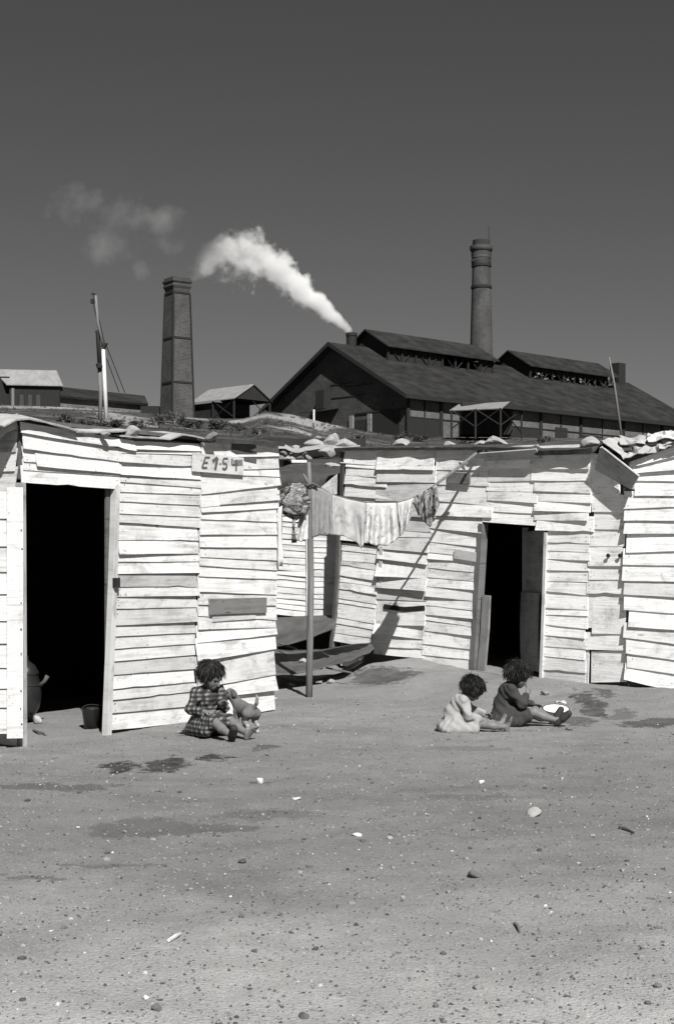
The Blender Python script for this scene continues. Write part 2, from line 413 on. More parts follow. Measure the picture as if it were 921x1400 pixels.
def panel(w,name,xl,xr,top,rows,parent,mat_=None,base=0.,tones={},ext=3,over=6,warpy=.012,lip=.017,thk=.011):
    """xl,xr: functions of y (photo); top=(yl,yr); rows=list of (yl,yr[,dxl,dxr]) lower edges"""
    mb=MB(); pl,pr=top
    for i,r in enumerate(rows):
        yl,yr=r[0],r[1]; dl=r[2] if len(r)>2 else 0; dr=r[3] if len(r)>3 else 0
        ov=0 if i==0 else over
        x0,x1=xl((pl+yl)/2)+dl+random.uniform(-ext,ext)*.35, xr((pr+yr)/2)+dr+random.uniform(-ext,ext)*.5
        q=[w.sz(x0,pl-ov),w.sz(x1,pr-ov),w.sz(x1,yr),w.sz(x0,yl)]
        wp=(max(0,random.gauss(0,warpy*.6))+(random.random()<.10)*random.uniform(.008,.025),max(0,random.gauss(0,warpy*.6))+(random.random()<.10)*random.uniform(.008,.025))
        board(mb,w,q,lip=lip,thk=thk,base=base+random.uniform(0,.002),tone=tones.get(i,rtone()),warp=wp)
        pl,pr=yl,yr
    o=mb.build(name,mat_ or (M['plank_brightened'] if w is globals().get('RW') else M['plank']),parent)
    return o
def lin(x0,y0,x1,y1): return lambda y: x0+(x1-x0)*(y-y0)/(y1-y0)
def auto_wall(A,B,z0,z1,name,parent,mat_=None,h=.15,base=0.,zslope=0.,dbl=True):
    w=Wall(A,B); mb=MB(); z=z1
    while z>z0:
        nz=z-h*random.uniform(.75,1.2); zz=max(z0,nz)
        q=[(0,z+.03),(w.L,z+.03+zslope),(w.L+random.uniform(-.02,.02),zz+random.uniform(-.01,.01)),(random.uniform(-.02,.02),zz)]
        board(mb,w,q,base=base,tone=rtone()); z=nz
    return mb.build(name,mat_ or M['plank'],parent)
def slab(mb,w,s0,s1,z0,z1,o0,o1,tone=1.):
    """box in wall coordinates, offsets from o0 (back) to o1 (front)"""
    P=[w.P(s,z,o) for o in (o0,o1) for s,z in ((s0,z0),(s1,z0),(s1,z1),(s0,z1))]
    uv=[(s,z) for o in (o0,o1) for s,z in ((s0,z0),(s1,z0),(s1,z1),(s0,z1))]
    mb.add(P,[(0,1,2,3),(7,6,5,4),(0,4,5,1),(1,5,6,2),(2,6,7,3),(3,7,4,0)],uv,tone)
def stick(mb,w,pts,wd,o0,o1,tone=1.):
    """flat lath in the wall plane following photo points; wd in photo px"""
    for (a,b) in zip(pts,pts[1:]):
        pa,pb=Vector(w.sz(*a)),Vector(w.sz(*b)); d=(pb-pa).normalized(); nn=Vector((-d.y,d.x))*wd/2
        q=[pa+nn,pb+nn,pb-nn,pa-nn]
        P=[w.P(c.x,c.y,o) for o in (o0,o1) for c in q]; L=(pb-pa).length; r=random.random()*9
        uv=[(r,r),(r+L,r),(r+L,r+wd),(r,r+wd)]*2
        mb.add(P,[(0,1,2,3),(7,6,5,4),(0,4,5,1),(1,5,6,2),(2,6,7,3),(3,7,4,0)],uv,tone)
def roof_sheet(w,pts,depth,name,parent,mat_,out=.11,thk=.012,back_z=None,rip=.02,n=34,over=0.):
    """front edge follows (x,ylow,yup) photo points; the sheet then runs back over the hut"""
    S=[];xs=[p[0] for p in pts]
    for i in range(n+1):
        x=xs[0]+(xs[-1]-xs[0])*i/n
        for a,b in zip(pts,pts[1:]):
            if x<=b[0]+1e-6: break
        f=(x-a[0])/max(1e-6,b[0]-a[0]); f=max(0,min(1,f)); 
        yl=a[1]+(b[1]-a[1])*f; yu=a[2]+(b[2]-a[2])*f
        s,z0=w.sz(x,yl); _,z1=w.sz(x,yu); S.append((s,z0,z1))
    rows=[]
    prof=[(0,0),(.10,.35),(.25,.8),(.42,1.),(.6,.9),(1.0,.55),(1.6,.35),(depth,.3)]
    for d,k in prof:
        rows.append([w.P(s,z0+(max(z1-z0,0)+.02)*k+ (rip*mnoise.noise((s*2.2,d*1.5,depth)) if d>.3 else .004*mnoise.noise((s*9,3,3)))+over*d, out-d+(.02*mnoise.noise((s*4,1,1)) if d==0 else 0)) for s,z0,z1 in S])
    mb=MB(); mb.grid(rows,thick=thk)
    return mb.build(name,mat_,parent,smooth=False)
def stone_mesh(mb,c,r,seed,flat=.7,tone=1.,n=3,rough=.28):
    import bmesh
    bm=bmesh.new(); bmesh.ops.create_icosphere(bm,subdivisions=n,radius=1)
    rx,ry,rz=(r if hasattr(r,'__len__') else (r,r*random.uniform(.8,1.1),r*flat))
    vs=[]
    for v in bm.verts:
        p=v.co.copy(); d=1+rough*mnoise.noise((p*1.1)+Vector((seed*3.7,seed,0)))+rough*.45*mnoise.noise(p*2.6+Vector((0,seed*5,0)))
        for k in range(9):      # chipped flats
            a=Vector((math.sin(seed*7+k*2.1),math.cos(seed*3+k*1.3),math.sin(seed*1.7+k*4))).normalized()
            e=p.dot(a)*d-.62
            if e>0: p=p-a*(e*.8/d)
        vs.append(Vector((c[0]+p.x*rx*d,c[1]+p.y*ry*d,c[2]+p.z*rz*d)))
    mb.add(vs,[tuple(v.index for v in f.verts) for f in bm.faces],None,tone); bm.free()
def stone(name,c,r,seed,label,cat,group=None,m='stone',flat=.7,tone=1.,n=3,rough=.28):
    mb=MB(); stone_mesh(mb,c,r,seed,flat,tone,n,rough); o=mb.build(name,M[m]); 
    return tag(o,label,cat,group)

# ------------------------------------------------------------------ LEFT HUT
LW=Wall((-2.33,10.47),(-.58,12.96))
hut=thing('wooden_hut','whitewashed plank hut with a wide black doorway and a painted number board','hut',(LW.A.x,LW.A.y,0))
# boards over the door
xA=lambda y:27.; xB=lambda y:161.
mb=MB()
def lb(w,mb,x0,x1,t,b,**k):
    board(mb,w,[w.sz(x0,t[0]),w.sz(x1,t[1]),w.sz(x1,b[1]),w.sz(x0,b[0])],**k)
lb(LW,mb,25,181,(577,603),(592,617),base=.016,warp=(.004,.01))
lb(LW,mb,28,163,(590,613),(614,632),base=.012,tone=.95,warp=(.01,.0))
lb(LW,mb,29,100,(610,622),(631,636),base=.004)
lb(LW,mb,45,160,(617,630),(638,648),base=.016,tone=.97,warp=(.012,.004))
lb(LW,mb,29,160,(627,640),(643,651),base=.006,tone=.9)
lb(LW,mb,26,161,(636,646),(660,669),base=.010,warp=(0,.004))
mb.build('plank_panel',M['plank'],hut)
xl=lin(163,600,147,1005); xr=lin(273,600,262,990)
panel(LW,'plank_panel',xl,xr,(602,607),[(614,617),(619.5,622),(632,639),(649,656),(659,667),(673,676),(685.5,691),(702,707),(714,721.5),(738,739),(757.6,756.7),(768,767.6),(784.5,783),(802,802),(816,814),(832,830),(855,849.7),(870,865),(886.6,880),(904,895),(922.6,914),(941.7,932),(957,945),(974.7,964.8),(998,986.5)],hut,
      tones={2:.8,4:.86,7:.95,13:.6,15:.84,17:.86,20:.74,22:.85,23:.78,3:1.02,9:1.05},base=.0,warpy=.006)
xl=lin(274,610,263,985); xr=lin(379,605,372,970)
panel(LW,'plank_panel',xl,xr,(605,604),[(626,624),(643,640.7),(648.6,652),(676,663.5),(694,683),(701,695),(710,713.6),(731,731),(748,749),(761.5,766.5),(773,780),(788,792),(809,813),(826.6,828),(842,847.5),(860.5,857.5),(879,867),(904,886.8),(941,921.8),(956,943),(985,970)],hut,
      base=.005,warpy=.012,tones={0:1.0,5:.95,12:1.0,19:.95})
# dark hole under the eave with the torn felt, plus a few loose boards
mb=MB(); stick(mb,LW,[(314,610),(331,622),(347,626)],.10,.026,.034,.9); stick(mb,LW,[(331,603),(334,618)],.28,.022,.031,.9)
mb.build('felt_patch',M['rust'],hut)
mb=MB(); stick(mb,LW,[(281,829.5),(358,827)],.135,.034,.056,.55); mb.build('patch_board',M['wood'],hut)
mb=MB(); stick(mb,LW,[(296,683),(377,677)],.09,.034,.046,1.); mb.build('loose_board',M['plank'],hut); mb=MB(); stick(mb,LW,[(286,846),(345,842)],.05,.030,.040,.8); mb.build('loose_board',M['plank'],hut)
# number board
mb=MB(); stick(mb,LW,[(257.5,632),(326.5,638)],.155,.040,.056,.85); nb=mb.build('number_board',M['plank_grey'],hut)
def num_pt(u,v):            # u 0..1 along the board, v 0..1 up it -> photo px
    x=258+u*68; yt=622.5+u*5.0; yb=642+u*4.8
    return (x,yb+(yt-yb)*v)
for ch,strokes in (('E',[[(.165,.12),(.235,.88)],[(.225,.88),(.325,.90)],[(.19,.5),(.285,.52)],[(.165,.13),(.27,.17)]]),
                   ('1',[[(.43,.05),(.48,.95)],[(.375,.62),(.475,.93)]]),
                   ('dot',[[(.525,.5),(.545,.5)]]),
                   ('5',[[(.60,.9),(.69,.92)],[(.60,.9),(.585,.55)],[(.585,.55),(.655,.55)],[(.655,.55),(.665,.3)],[(.665,.3),(.63,.13)],[(.63,.13),(.575,.2)]]),
                   ('4',[[(.775,.95),(.765,.5)],[(.765,.5),(.885,.53)],[(.86,.9),(.85,.08)]])):
    mb=MB()
    for k,sg in enumerate(strokes):
        stick(mb,LW,[num_pt(*sg[0]),num_pt(*sg[1])],.030 if ch=='1' else .020,.0565,.0575+.0003*k,1.)
    mb.build('painted_letter' if ch=='E' else 'painted_digit' if ch!='dot' else 'painted_dot',M['grime'],nb)
mb=MB(); stick(mb,LW,[num_pt(.80,.62),num_pt(.98,.72)],.055,.0562,.0564); mb.build('paint_smear',simple('thin_grime',.16,.6,40,.9,0),nb)
# door post, corner post, latch
mb=MB(); stick(mb,LW,[(155.5,665),(151.5,800),(143,1013)],.052,-.005,.05,.82); mb.build('door_post',M['plank'],hut)
mb=MB(); stick(mb,LW,[(28,660),(29,840),(30,1028)],.030,-.03,.045,.55); mb.build('door_post',M['plank_grey'],hut)
mb=MB(); stick(mb,LW,[(151,790),(151,803)],.05,.05,.085,1.); mb.build('door_latch',M['steel'],hut)
# knots / nail holes
for (x,y,r) in ((212,718,.016),(157,797,.012)):
    mb=MB(); p=LW.px(x,y,.024); mb.box(p,r,.012,r,ax=(LW.u,LW.n,Vector((0,0,1)))); mb.build('knot_hole',M['steel'],hut)
# inner lining, side and back walls, roof deck
perp=-LW.n; dep=2.7
A2=LW.A+perp*dep; B2=LW.B+perp*dep; wB=LW.sz(374,800)[0]
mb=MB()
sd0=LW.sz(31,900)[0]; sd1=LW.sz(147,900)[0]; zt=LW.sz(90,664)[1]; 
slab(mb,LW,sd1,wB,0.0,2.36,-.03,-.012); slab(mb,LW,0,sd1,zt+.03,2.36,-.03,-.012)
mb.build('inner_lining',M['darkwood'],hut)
auto_wall(LW.B-LW.n*.02,B2,0,2.33,'side_wall',hut); auto_wall(A2,LW.A-LW.n*.02,0,2.33,'side_wall',hut); auto_wall(A2,B2,0,2.3,'back_wall',hut)
mb=MB()
for w_ in (Wall(LW.B-LW.n*.05,B2),Wall(LW.A-LW.n*.05,A2),Wall(A2,B2)):
    pass
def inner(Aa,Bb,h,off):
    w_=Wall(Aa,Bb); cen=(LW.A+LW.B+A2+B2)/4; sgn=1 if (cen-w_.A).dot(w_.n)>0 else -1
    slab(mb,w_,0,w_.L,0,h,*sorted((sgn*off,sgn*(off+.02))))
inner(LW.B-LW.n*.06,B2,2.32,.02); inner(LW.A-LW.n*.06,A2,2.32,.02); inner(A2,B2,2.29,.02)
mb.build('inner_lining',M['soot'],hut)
mb=MB(); 
deck=[LW.P(-.02,2.42,-.035),LW.P(wB+.02,2.42,-.035),LW.P(wB+.02,2.36,-dep-.1),LW.P(-.02,2.36,-dep-.1)]
mb.grid([[deck[0],deck[1]],[deck[3],deck[2]]],thick=.03); mb.build('roof_deck',M['darkwood'],hut)
roof_sheet(LW,[(-8,583,577),(10,574,566),(28,572.5,565.5),(45,576,566.5),(62,580.5,570.5),(80,584,576.5),(95,589.5,583)],2.4,'roof_sheet',hut,M['pale_tar'],out=.10)
roof_sheet(LW,[(70,582,575),(95,590,579),(110,591,580.5),(140,590,583),(168,588.5,585)],2.5,'roof_sheet',hut,M['pale_tar'],out=.07)
roof_sheet(LW,[(158,596,592),(185,598,595.5),(205,598.5,596),(222,600.5,597.5),(232,597,591.5),(240,594,589.5),(255,595.5,591),(273,600,596)],2.5,'roof_sheet',hut,M['pale_tar'],out=.08)
roof_sheet(LW,[(275,600.5,593.5),(282,600,594),(330,602.5,598.5),(378,606,602)],2.5,'roof_sheet',hut,M['tar'],out=.09,thk=.035)
# hanging felt at the left eave
mb=MB(); mb.grid([[at(-14,590,10.75),at(-2,579,10.7),at(12,570,10.7),at(26,567,10.65)],[at(-14,598,10.4),at(-2,588,10.38),at(10,579,10.38),at(24,575,10.42)],[at(-16,622,10.42),at(-3,604,10.38),at(9,592,10.38),at(23,585,10.43)]],thick=.012); mb.build('felt_flap',M['pale_tar'],hut,smooth=True)
# door swung outwards
DW=Wall(LW.A+LW.n*.07+Vector((-.005,0,0)),LW.A+LW.n*.07+Vector((-.75,-.16,0)))
mb=MB(); z=1.86
while z>.12:
    hgt=random.uniform(.13,.21); z2=max(.06,z-hgt)
    board(mb,DW,[(.06,z+.012),(.72,z+.012),(.72,z2),(.06,z2)],tone=rtone()); z=z-hgt
door=mb.build('door',M['plank'],hut)
mb=MB(); slab(mb,DW,.02,.135,.07,1.90,.026,.050,.95); mb.build('stile',M['plank'],door)
for z in (1.62,1.42,1.05,.9,.65,.45,.3,.2):
    mb=MB(); mb.box(DW.P(.026+random.random()*.012,z+random.uniform(-.05,.05),.051),random.uniform(.005,.011),.006,random.uniform(.008,.02),ax=(DW.u,DW.n,Vector((0,0,1))))
    mb.build('nail_hole',M['steel'],door)
# stones holding the roof down
p=LW.px(173,591,.05); stone('roof_stone',p,(.075,.085,.055),3,'rounded pale stone on the eave above the black doorway','stone','stones weighing down roofs',flat=.7,rough=.15)
p=LW.px(132,594.5,.10); stone('roof_stone',p,(.05,.05,.018),5,'small flat chip of stone wedged under the eave over the doorway','stone','stones weighing down roofs',rough=.4)
p=LW.px(275,598,.12); stone('roof_stone',p,(.055,.06,.045),8,'dark roof stone between two curled felt sheets above the number board','stone','stones weighing down roofs',m='darkstone')
# things inside the doorway
def pot(c,r):
    t=thing('cooking_pot','big dark round cooking pot with lid standing inside the left doorway','pot',c)
    b=Vector(c); mb=MB(); mb.lathe(b,[(.0,.0),(r*.55,.005),(r*.85,.07),(r,.17),(r*.97,.26),(r*.80,.345),(r*.82,.36),(r*.78,.36)],32); mb.build('pot_body',M['pot'],t,True)
    mb=MB(); mb.lathe(b,[(r*.84,.355),(r*.86,.366),(r*.6,.43),(r*.22,.47),(r*.2,.50),(r*.12,.515),(0,.515)],32); mb.build('lid',M['pot'],t,True)
    mb=MB(); mb.lathe(b,[(r*.985,.262),(r*1.02,.266),(r*.985,.272)],32); mb.build('rim_band',M['steel'],t,True)
    mb=MB(); mb.tube([b+Vector((r*.9,-.02,.26)),b+Vector((r*1.25,-.03,.30)),b+Vector((r*1.42,-.03,.345))],[.018,.016,.02]); mb.build('handle',M['rust'],t,True)
pc=at(35,982,11.9); pc.z=.055; pot(pc,.135)
for i,(dx,dy,m_) in enumerate(((-.13,-.09,'ash'),(.02,-.16,'darkstone'),(.14,-.06,'ash'),(.0,.12,'darkstone'))):
    stone('hearth_stone',(pc.x+dx*.8,pc.y+dy,.035),(.045,.04,.04),20+i,('ash white hearth stone at left foot of the big cooking pot','sooty hearth stone in front of the big cooking pot','ash white hearth stone at right foot of the big cooking pot','sooty hearth stone hidden behind the big cooking pot')[i],'stone','hearth stones',m=m_)
def bucket(c):
    t=thing('bucket','small dark bucket on the floor beside the left door post','bucket',c); b=Vector(c)
    mb=MB(); mb.lathe(b,[(0,.002),(.062,.002),(.082,.16),(.086,.165),(.079,.165),(.060,.012),(0,.012)],24); mb.build('bucket_body',M['pot'],t,True)
    mb=MB(); mb.tube([b+Vector((.084*math.cos(a),.02,.16+.03*math.sin(a))) for a in np.linspace(0,math.pi,9)],.004,6); mb.build('handle',M['steel'],t)
bc=at(126,999,11.55); bc.z=gz(bc.x,bc.y); bc.x+=.0; bucket(bc)
mb=MB(); a,b_=hit(46,1000),hit(63,1006); mb.tube([a+Vector((0,0,.015)),b_+Vector((0,0,.015))],.011,6); tag(mb.build('stick',M['timber']),'short dark stick on the sunlit floor of the left doorway','stick')
# white rag on the hut corner
P=[]
for i in range(9):
    t=i/8; row=[]
    for j in range(5):
        u=j/4; x=379.5+u*6+ (1.5 if i>5 else 0)*u; y=697+t*77-(6*u*(1-t)); 
        q=LW.px(374,y,.03+.02*math.sin(u*5+t*4)); e=at(x,y,12.95); row.append(Vector((e.x,12.93+.02*math.sin(u*7+t*3),e.z)))
    P.append(row)
mb=MB(); mb.grid(P,thick=.004); tag(mb.build('rag',M['whitecloth'],smooth=True),'narrow white rag hanging from the corner of the left hut','cloth')

# ------------------------------------------------------------------ MIDDLE HUT (right of the clothesline)
RW=Wall(RW_A,RW_B); RW.lipk=.58
hut2=thing('wooden_hut','patched whitewashed plank hut with a narrow half open door behind the two seated children','hut',(RW.A.x,RW.A.y,.2))
# R1 outer left panel
panel(RW,'plank_panel',lambda y:466+min(3,max(0,(y-612)/10)),lambda y:530,(614,615),[(633,637,0,-8),(638,643,6,8),(650,653.6,5,0),(662,666.6,4,1),(678.6,683,4,10),(697,701),(711,716),(725,731),(738,745)],hut2,base=.0,warpy=.02)
panel(RW,'plank_panel',lin(470,745,458,880),lin(520,745,513,885),(742,748),[(752,758),(766.5,770),(772,780),(786.5,794),(795,802),(804.5,813),(817.5,825.6),(823.6,831.7),(843.6,853),(852,861),(865,872.5),(876,886)],hut2,base=.004,tones={0:.9,8:1.03})
panel(RW,'plank_panel',lambda y:517,lambda y:597,(612,611),[(625,625.5),(642,643),(659,660),(685,686),(704,708)],hut2,base=.009,tones={0:1.,2:.82,3:.72,4:.75},warpy=.03)
panel(RW,'plank_panel',lin(521,720,512,900),lin(590,720,581,900),(704,708),[(723,728),(734,735),(750,756),(763.5,772),(768,771),(787.6,791),(803,808),(819,822),(855,855),(866,874.5),(883,888),(893.6,900.5)],hut2,base=.003,tones={0:.7,1:.8,2:.75,3:.9,5:.92,6:.82,7:.72},warpy=.03)
mb=MB(); stick(mb,RW,[(527,829),(555,833),(583,831)],.055,.030,.034); mb.build('torn_hole',M['soot'],hut2)
mb=MB(); stick(mb,RW,[(524.5,747),(523,795)],.055,.03,.045,.9); mb.build('batten',M['plank'],hut2)
mb=MB(); stick(mb,RW,[(467.5,700),(465,790),(456,892)],.052,-.02,.055,.40); mb.build('corner_post',M['wood'],hut2)
mb=MB(); stick(mb,RW,[(470,618),(468,700)],.06,-.02,.03,.7); mb.build('corner_post',M['darkwood'],hut2)
panel(RW,'plank_panel',lambda y:597,lambda y:668,(612,611),[(626,627,0,-6),(642.6,643),(662.5,664.7,-2,2),(685,691,0,5),(705,708,1,7)],hut2,base=.0,warpy=.016,tones={0:.95})
panel(RW,'plank_panel',lin(590,710,579,905),lin(660,715,644,921),(705,708),[(722,729),(740.7,748),(755,762),(764,769),(776,783),(789,795),(801.5,807),(815,822),(827.5,834.5),(840,846),(847,857),(862,869),(879.7,888),(895,902),(904,921)],hut2,base=.005)
mb=MB(); stick(mb,RW,[(617,653),(646,655)],.12,.036,.052,.6); mb.build('patch_board',M['wood'],hut2)
mb=MB(); stick(mb,RW,[(624,757),(656,762)],.10,.028,.043,.85); mb.build('patch_board',M['plank_grey'],hut2)
# over the door
panel(RW,'plank_panel',lambda y:667,lambda y:736,(612,608),[(641,640),(659,657),(671,673),(684,688),(699,702.6),(713.5,719,-6,-2)],hut2,base=.002,warpy=.012)
panel(RW,'plank_panel',lambda y:733,lambda y:808,(610,607),[(623,622),(641,641.7,-7,-1),(657,658,-5,0),(671,675,0,3),(685,688,0,2),(698,701),(711,712,0,-1),(725,727.5,3,5)],hut2,base=.007,warpy=.018)
panel(RW,'plank_panel',lin(749,730,742,935),lin(808,730,800,935),(722,726),[(741.5,743),(752.5,755),(764,766.5),(779,781),(794,796),(807.6,814),(830.5,834),(840,842),(853,860),(868,873),(883,887.7),(896.5,902.4),(915,920),(932,935)],hut2,base=.003,tones={12:.78,13:.7})
mb=MB()
for (x0,x1,t,b,k) in [(806,838,(618,625),(650,660),.95),(808,848,(645,652),(675,680),1),(810,854,(672,677),(700,700),1),(813,854,(697,697),(724,724),.93),(807,855,(721,721),(747,747),1),(806,852,(744,744),(773.7,773.7),1.02),(806,852,(770,770),(792,793),1),(803,857,(789,790),(811.6,811.6),.97),(803,815,(808,808),(858,858),.9),(811,856,(811,811),(866,867),.97),(800,858,(864,865),(888,889),.96),(801,806,(886,886),(937,937),.8),(809,857,(890,890),(933,932),.93)]:
    lb(RW,mb,x0,x1,t,b,base=random.uniform(0,.008),tone=k,warp=(max(0,random.gauss(0,.006)),max(0,random.gauss(0,.006))))
mb.build('plank_panel',M['plank_brightened'],hut2)
for x in (835,851):
    mb=MB(); q=RW.px(x,759.5,.03); mb.tube([q,q+RW.n*.018],.012,8); mb.tube([q+RW.n*.018,q+RW.n*.026],.02,8); mb.build('bolt',M['steel'],hut2)
# tilted eave boards
def RO(x,y,o): return Wall(RW.A+RW.n*o,RW.B+RW.n*o).px(x,y)
def RO(x,y,o): return Wall(RW.A+RW.n*o,RW.B+RW.n*o).px(x,y)
mb=MB(); a,b_,c,d=RO(655,619,.11),RO(733,613,.13),RO(739,626,.04),RO(664,629,.03); mb.grid([[a,b_],[d,c]],thick=.014,tone=.62); mb.build('eave_board',M['plank_grey'],hut2)
mb=MB(); a,b_,c,d=RO(821,611,.15),RO(873,652,.17),RO(863,668,.05),RO(814,641,.03); mb.grid([[a,b_],[d,c]],thick=.016,tone=.62); mb.build('eave_board',M['plank_grey'],hut2)
mb=MB(); mb.tube([RO(822,611,.16),RO(873,651,.18)],.010,6,.9); mb.build('batten',M['plank'],hut2)
mb=MB(); mb.grid([[RO(861,656,.06),RO(867,656,.06)],[RO(861,669,.06),RO(868,669,.06)]],thick=.012); mb.build('loose_board',M['plank'],hut2)
# door frame, open door, broken board, threshold
mb=MB(); stick(mb,RW,[(660,716),(654,820),(648,922)],.055,-.05,.045,.5); mb.build('door_post',M['wood'],hut2)
mb=MB(); stick(mb,RW,[(749,728),(746,830),(742,942)],.035,-.05,.05,.9); mb.build('door_post',M['plank'],hut2)
mb=MB(); stick(mb,RW,[(645,921),(742,936)],.09,-.06,.05,.8); mb.build('threshold',M['wood'],hut2)
mb=MB(); stick(mb,RW,[(664,814),(662,860),(657,918)],.11,-.02,.004,.8); mb.build('broken_board',M['wood'],hut2)
hinge=RW.px(746,820,-.03); hinge.z=0
DR=Wall(hinge,hinge+Vector((-.13,.72,0)))
dn=DR.n if DR.n.x<0 else -DR.n
mb=MB(); z=1.66
while z>.22:
    hgt=random.uniform(.12,.2); board(mb,DR,[(.03,z),(.70,z),(.70,max(.2,z-hgt)),(.03,max(.2,z-hgt))],tone=rtone(),base=0); z-=hgt
door2=mb.build('door',M['wood'],hut2)
mb=MB(); slab(mb,DR,.0,.05,.2,1.68,-.005,.04,.8); mb.build('stile',M['wood'],door2)
mb=MB(); slab(mb,DR,.66,.72,.2,1.70,-.005,.045,1.); mb.build('stile',M['wood'],door2)
mb=MB(); P=[[DR.P(.10+.62*j/6,.22+i*.16,.05+.015*math.sin(i*.6)+.01*math.sin(j*.8)) for j in range(7)] for i in range(6)]; mb.grid(P,thick=.015,tone=.8); mb.build('kick_board',M['wood'],door2)
# lining, sides, back, roof
sA=RW.sz(463,800)[0]; sB=RW.sz(858,800)[0]; s0=RW.sz(652,820)[0]; s1=RW.sz(746,820)[0]; zt=RW.sz(700,718)[1]
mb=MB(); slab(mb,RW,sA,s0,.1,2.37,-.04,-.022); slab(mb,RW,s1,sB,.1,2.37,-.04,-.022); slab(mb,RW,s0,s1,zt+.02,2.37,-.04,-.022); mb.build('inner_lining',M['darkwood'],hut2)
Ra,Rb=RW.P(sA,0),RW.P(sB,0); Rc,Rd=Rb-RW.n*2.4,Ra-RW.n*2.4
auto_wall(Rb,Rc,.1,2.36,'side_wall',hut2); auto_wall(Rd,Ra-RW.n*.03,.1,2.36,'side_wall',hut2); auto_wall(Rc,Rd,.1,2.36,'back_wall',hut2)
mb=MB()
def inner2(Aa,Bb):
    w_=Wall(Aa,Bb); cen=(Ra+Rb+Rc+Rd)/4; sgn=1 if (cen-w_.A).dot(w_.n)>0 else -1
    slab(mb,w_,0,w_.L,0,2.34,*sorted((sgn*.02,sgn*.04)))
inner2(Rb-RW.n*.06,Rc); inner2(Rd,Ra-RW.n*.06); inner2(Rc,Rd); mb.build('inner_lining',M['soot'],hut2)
mb=MB(); mb.grid([[RW.P(sA-.02,2.44,-.045),RW.P(sB,2.44,-.045)],[RW.P(sA-.02,2.38,-2.5),RW.P(sB,2.38,-2.5)]],thick=.03); mb.build('roof_deck',M['darkwood'],hut2)
roof_sheet(RW,[(463,613,611.5),(520,612.5,610),(600,612,609.5),(662,612,608.5)],2.5,'roof_sheet',hut2,M['tar'],out=.07,thk=.03)
roof_sheet(RW,[(655,611,608),(700,613,607),(737,614,606)],2.5,'roof_sheet',hut2,M['tar'],out=.10,thk=.035)
roof_sheet(RW,[(733,612,604),(742,617,606),(775,616,606.5),(812,614,606),(818,612,607)],2.4,'roof_sheet',hut2,M['tar'],out=.11,thk=.05)
for i,(x,y,r,off,lab) in enumerate([(506,605,.10,-.5,'large white stone on the dark roof edge above the burlap washing'),(588,607,.075,-.3,'low pale stone on the flat roof, leftmost of three near the stick'),(617,606,.075,-.45,'middle one of three pale stones on the flat roof above the stick'),(637,603.5,.12,-.45,'tallest of three pale stones on the flat roof above the stick'),(806,604,.10,.0,'pointed white stone at the roof corner beside the heap of rags')]):
    q=RW.px(x,y+4,off); q.z=2.47+r*.5 if i!=4 else 2.53
    e=(q.y*(HY-y)/F+H); q.z=max(2.46+.03,e-.01)
    stone('roof_stone',q,(r*1.15,r*.9,r*.62),40+i,lab,'stone','stones weighing down roofs',rough=.35)
for i,(x,y,r) in enumerate([(573,600,.2),(549,601,.16),(742,600,.13)]):
    pass

# ------------------------------------------------------------------ RIGHT HUT
Q0=RW.px(853,938,.03); Q0.z=0
CW=Wall(Q0,Q0+Vector((1.6,-1.42,0)))
hut3=thing('wooden_hut','bright plank hut at the picture edge with crumpled sacking heaped on its sloping roof','hut',(Q0.x,Q0.y,.1))
cx1=1010
def ex(yl,yr): return (yl, yl+(yr-yl)*(cx1-855)/66.)
mb=MB()
lb(CW,mb,874,cx1,(628,578),(637,605),base=.022,warp=(.012,.0))
lb(CW,mb,862,cx1,(630,590),(648,636),base=.012,warp=(.012,.01))
lb(CW,mb,862,cx1,(640,628),(657,660),base=.006)
mb.build('plank_panel',M['plank_brightened'],hut3)
panel(CW,'plank_panel',lambda y:855,lambda y:cx1,(654,655),[ex(677.5,678.2)+(14,0),ex(696,693),ex(712,712),ex(729.6,729.6),ex(755.7,753.5)+(2,0),ex(772,773)+(-3,0),ex(794,795)+(-3,0),ex(812.5,816),ex(834,838),ex(856.7,860.6)+(4,0),ex(871,880)+(-3,0),ex(892.6,902)+(2,0),ex(912,921)+(3,0),ex(928.6,945)+(2,0)],hut3,mat_=M['plank_brightened'],base=.004,warpy=.012,ext=4)
sC=CW.sz(cx1,800)[0]
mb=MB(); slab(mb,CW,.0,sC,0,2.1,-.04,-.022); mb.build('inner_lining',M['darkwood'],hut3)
Ca,Cb=CW.P(0,0),CW.P(sC,0); Cc,Cd=Cb-CW.n*2.2,Ca-CW.n*2.2
auto_wall(Cb,Cc,0,2.6,'side_wall',hut3); auto_wall(Cc,Cd,0,2.3,'back_wall',hut3)
def cz(x,y): return CW.px(x,y,0)
r0,r1=cz(860,628),cz(cx1,573)
mb=MB(); mb.grid([[r0+CW.n*.05,r1+CW.n*.05],[r0-CW.n*2.2,r1-CW.n*2.2]],thick=.03); mb.build('roof_deck',M['tar'],hut3)
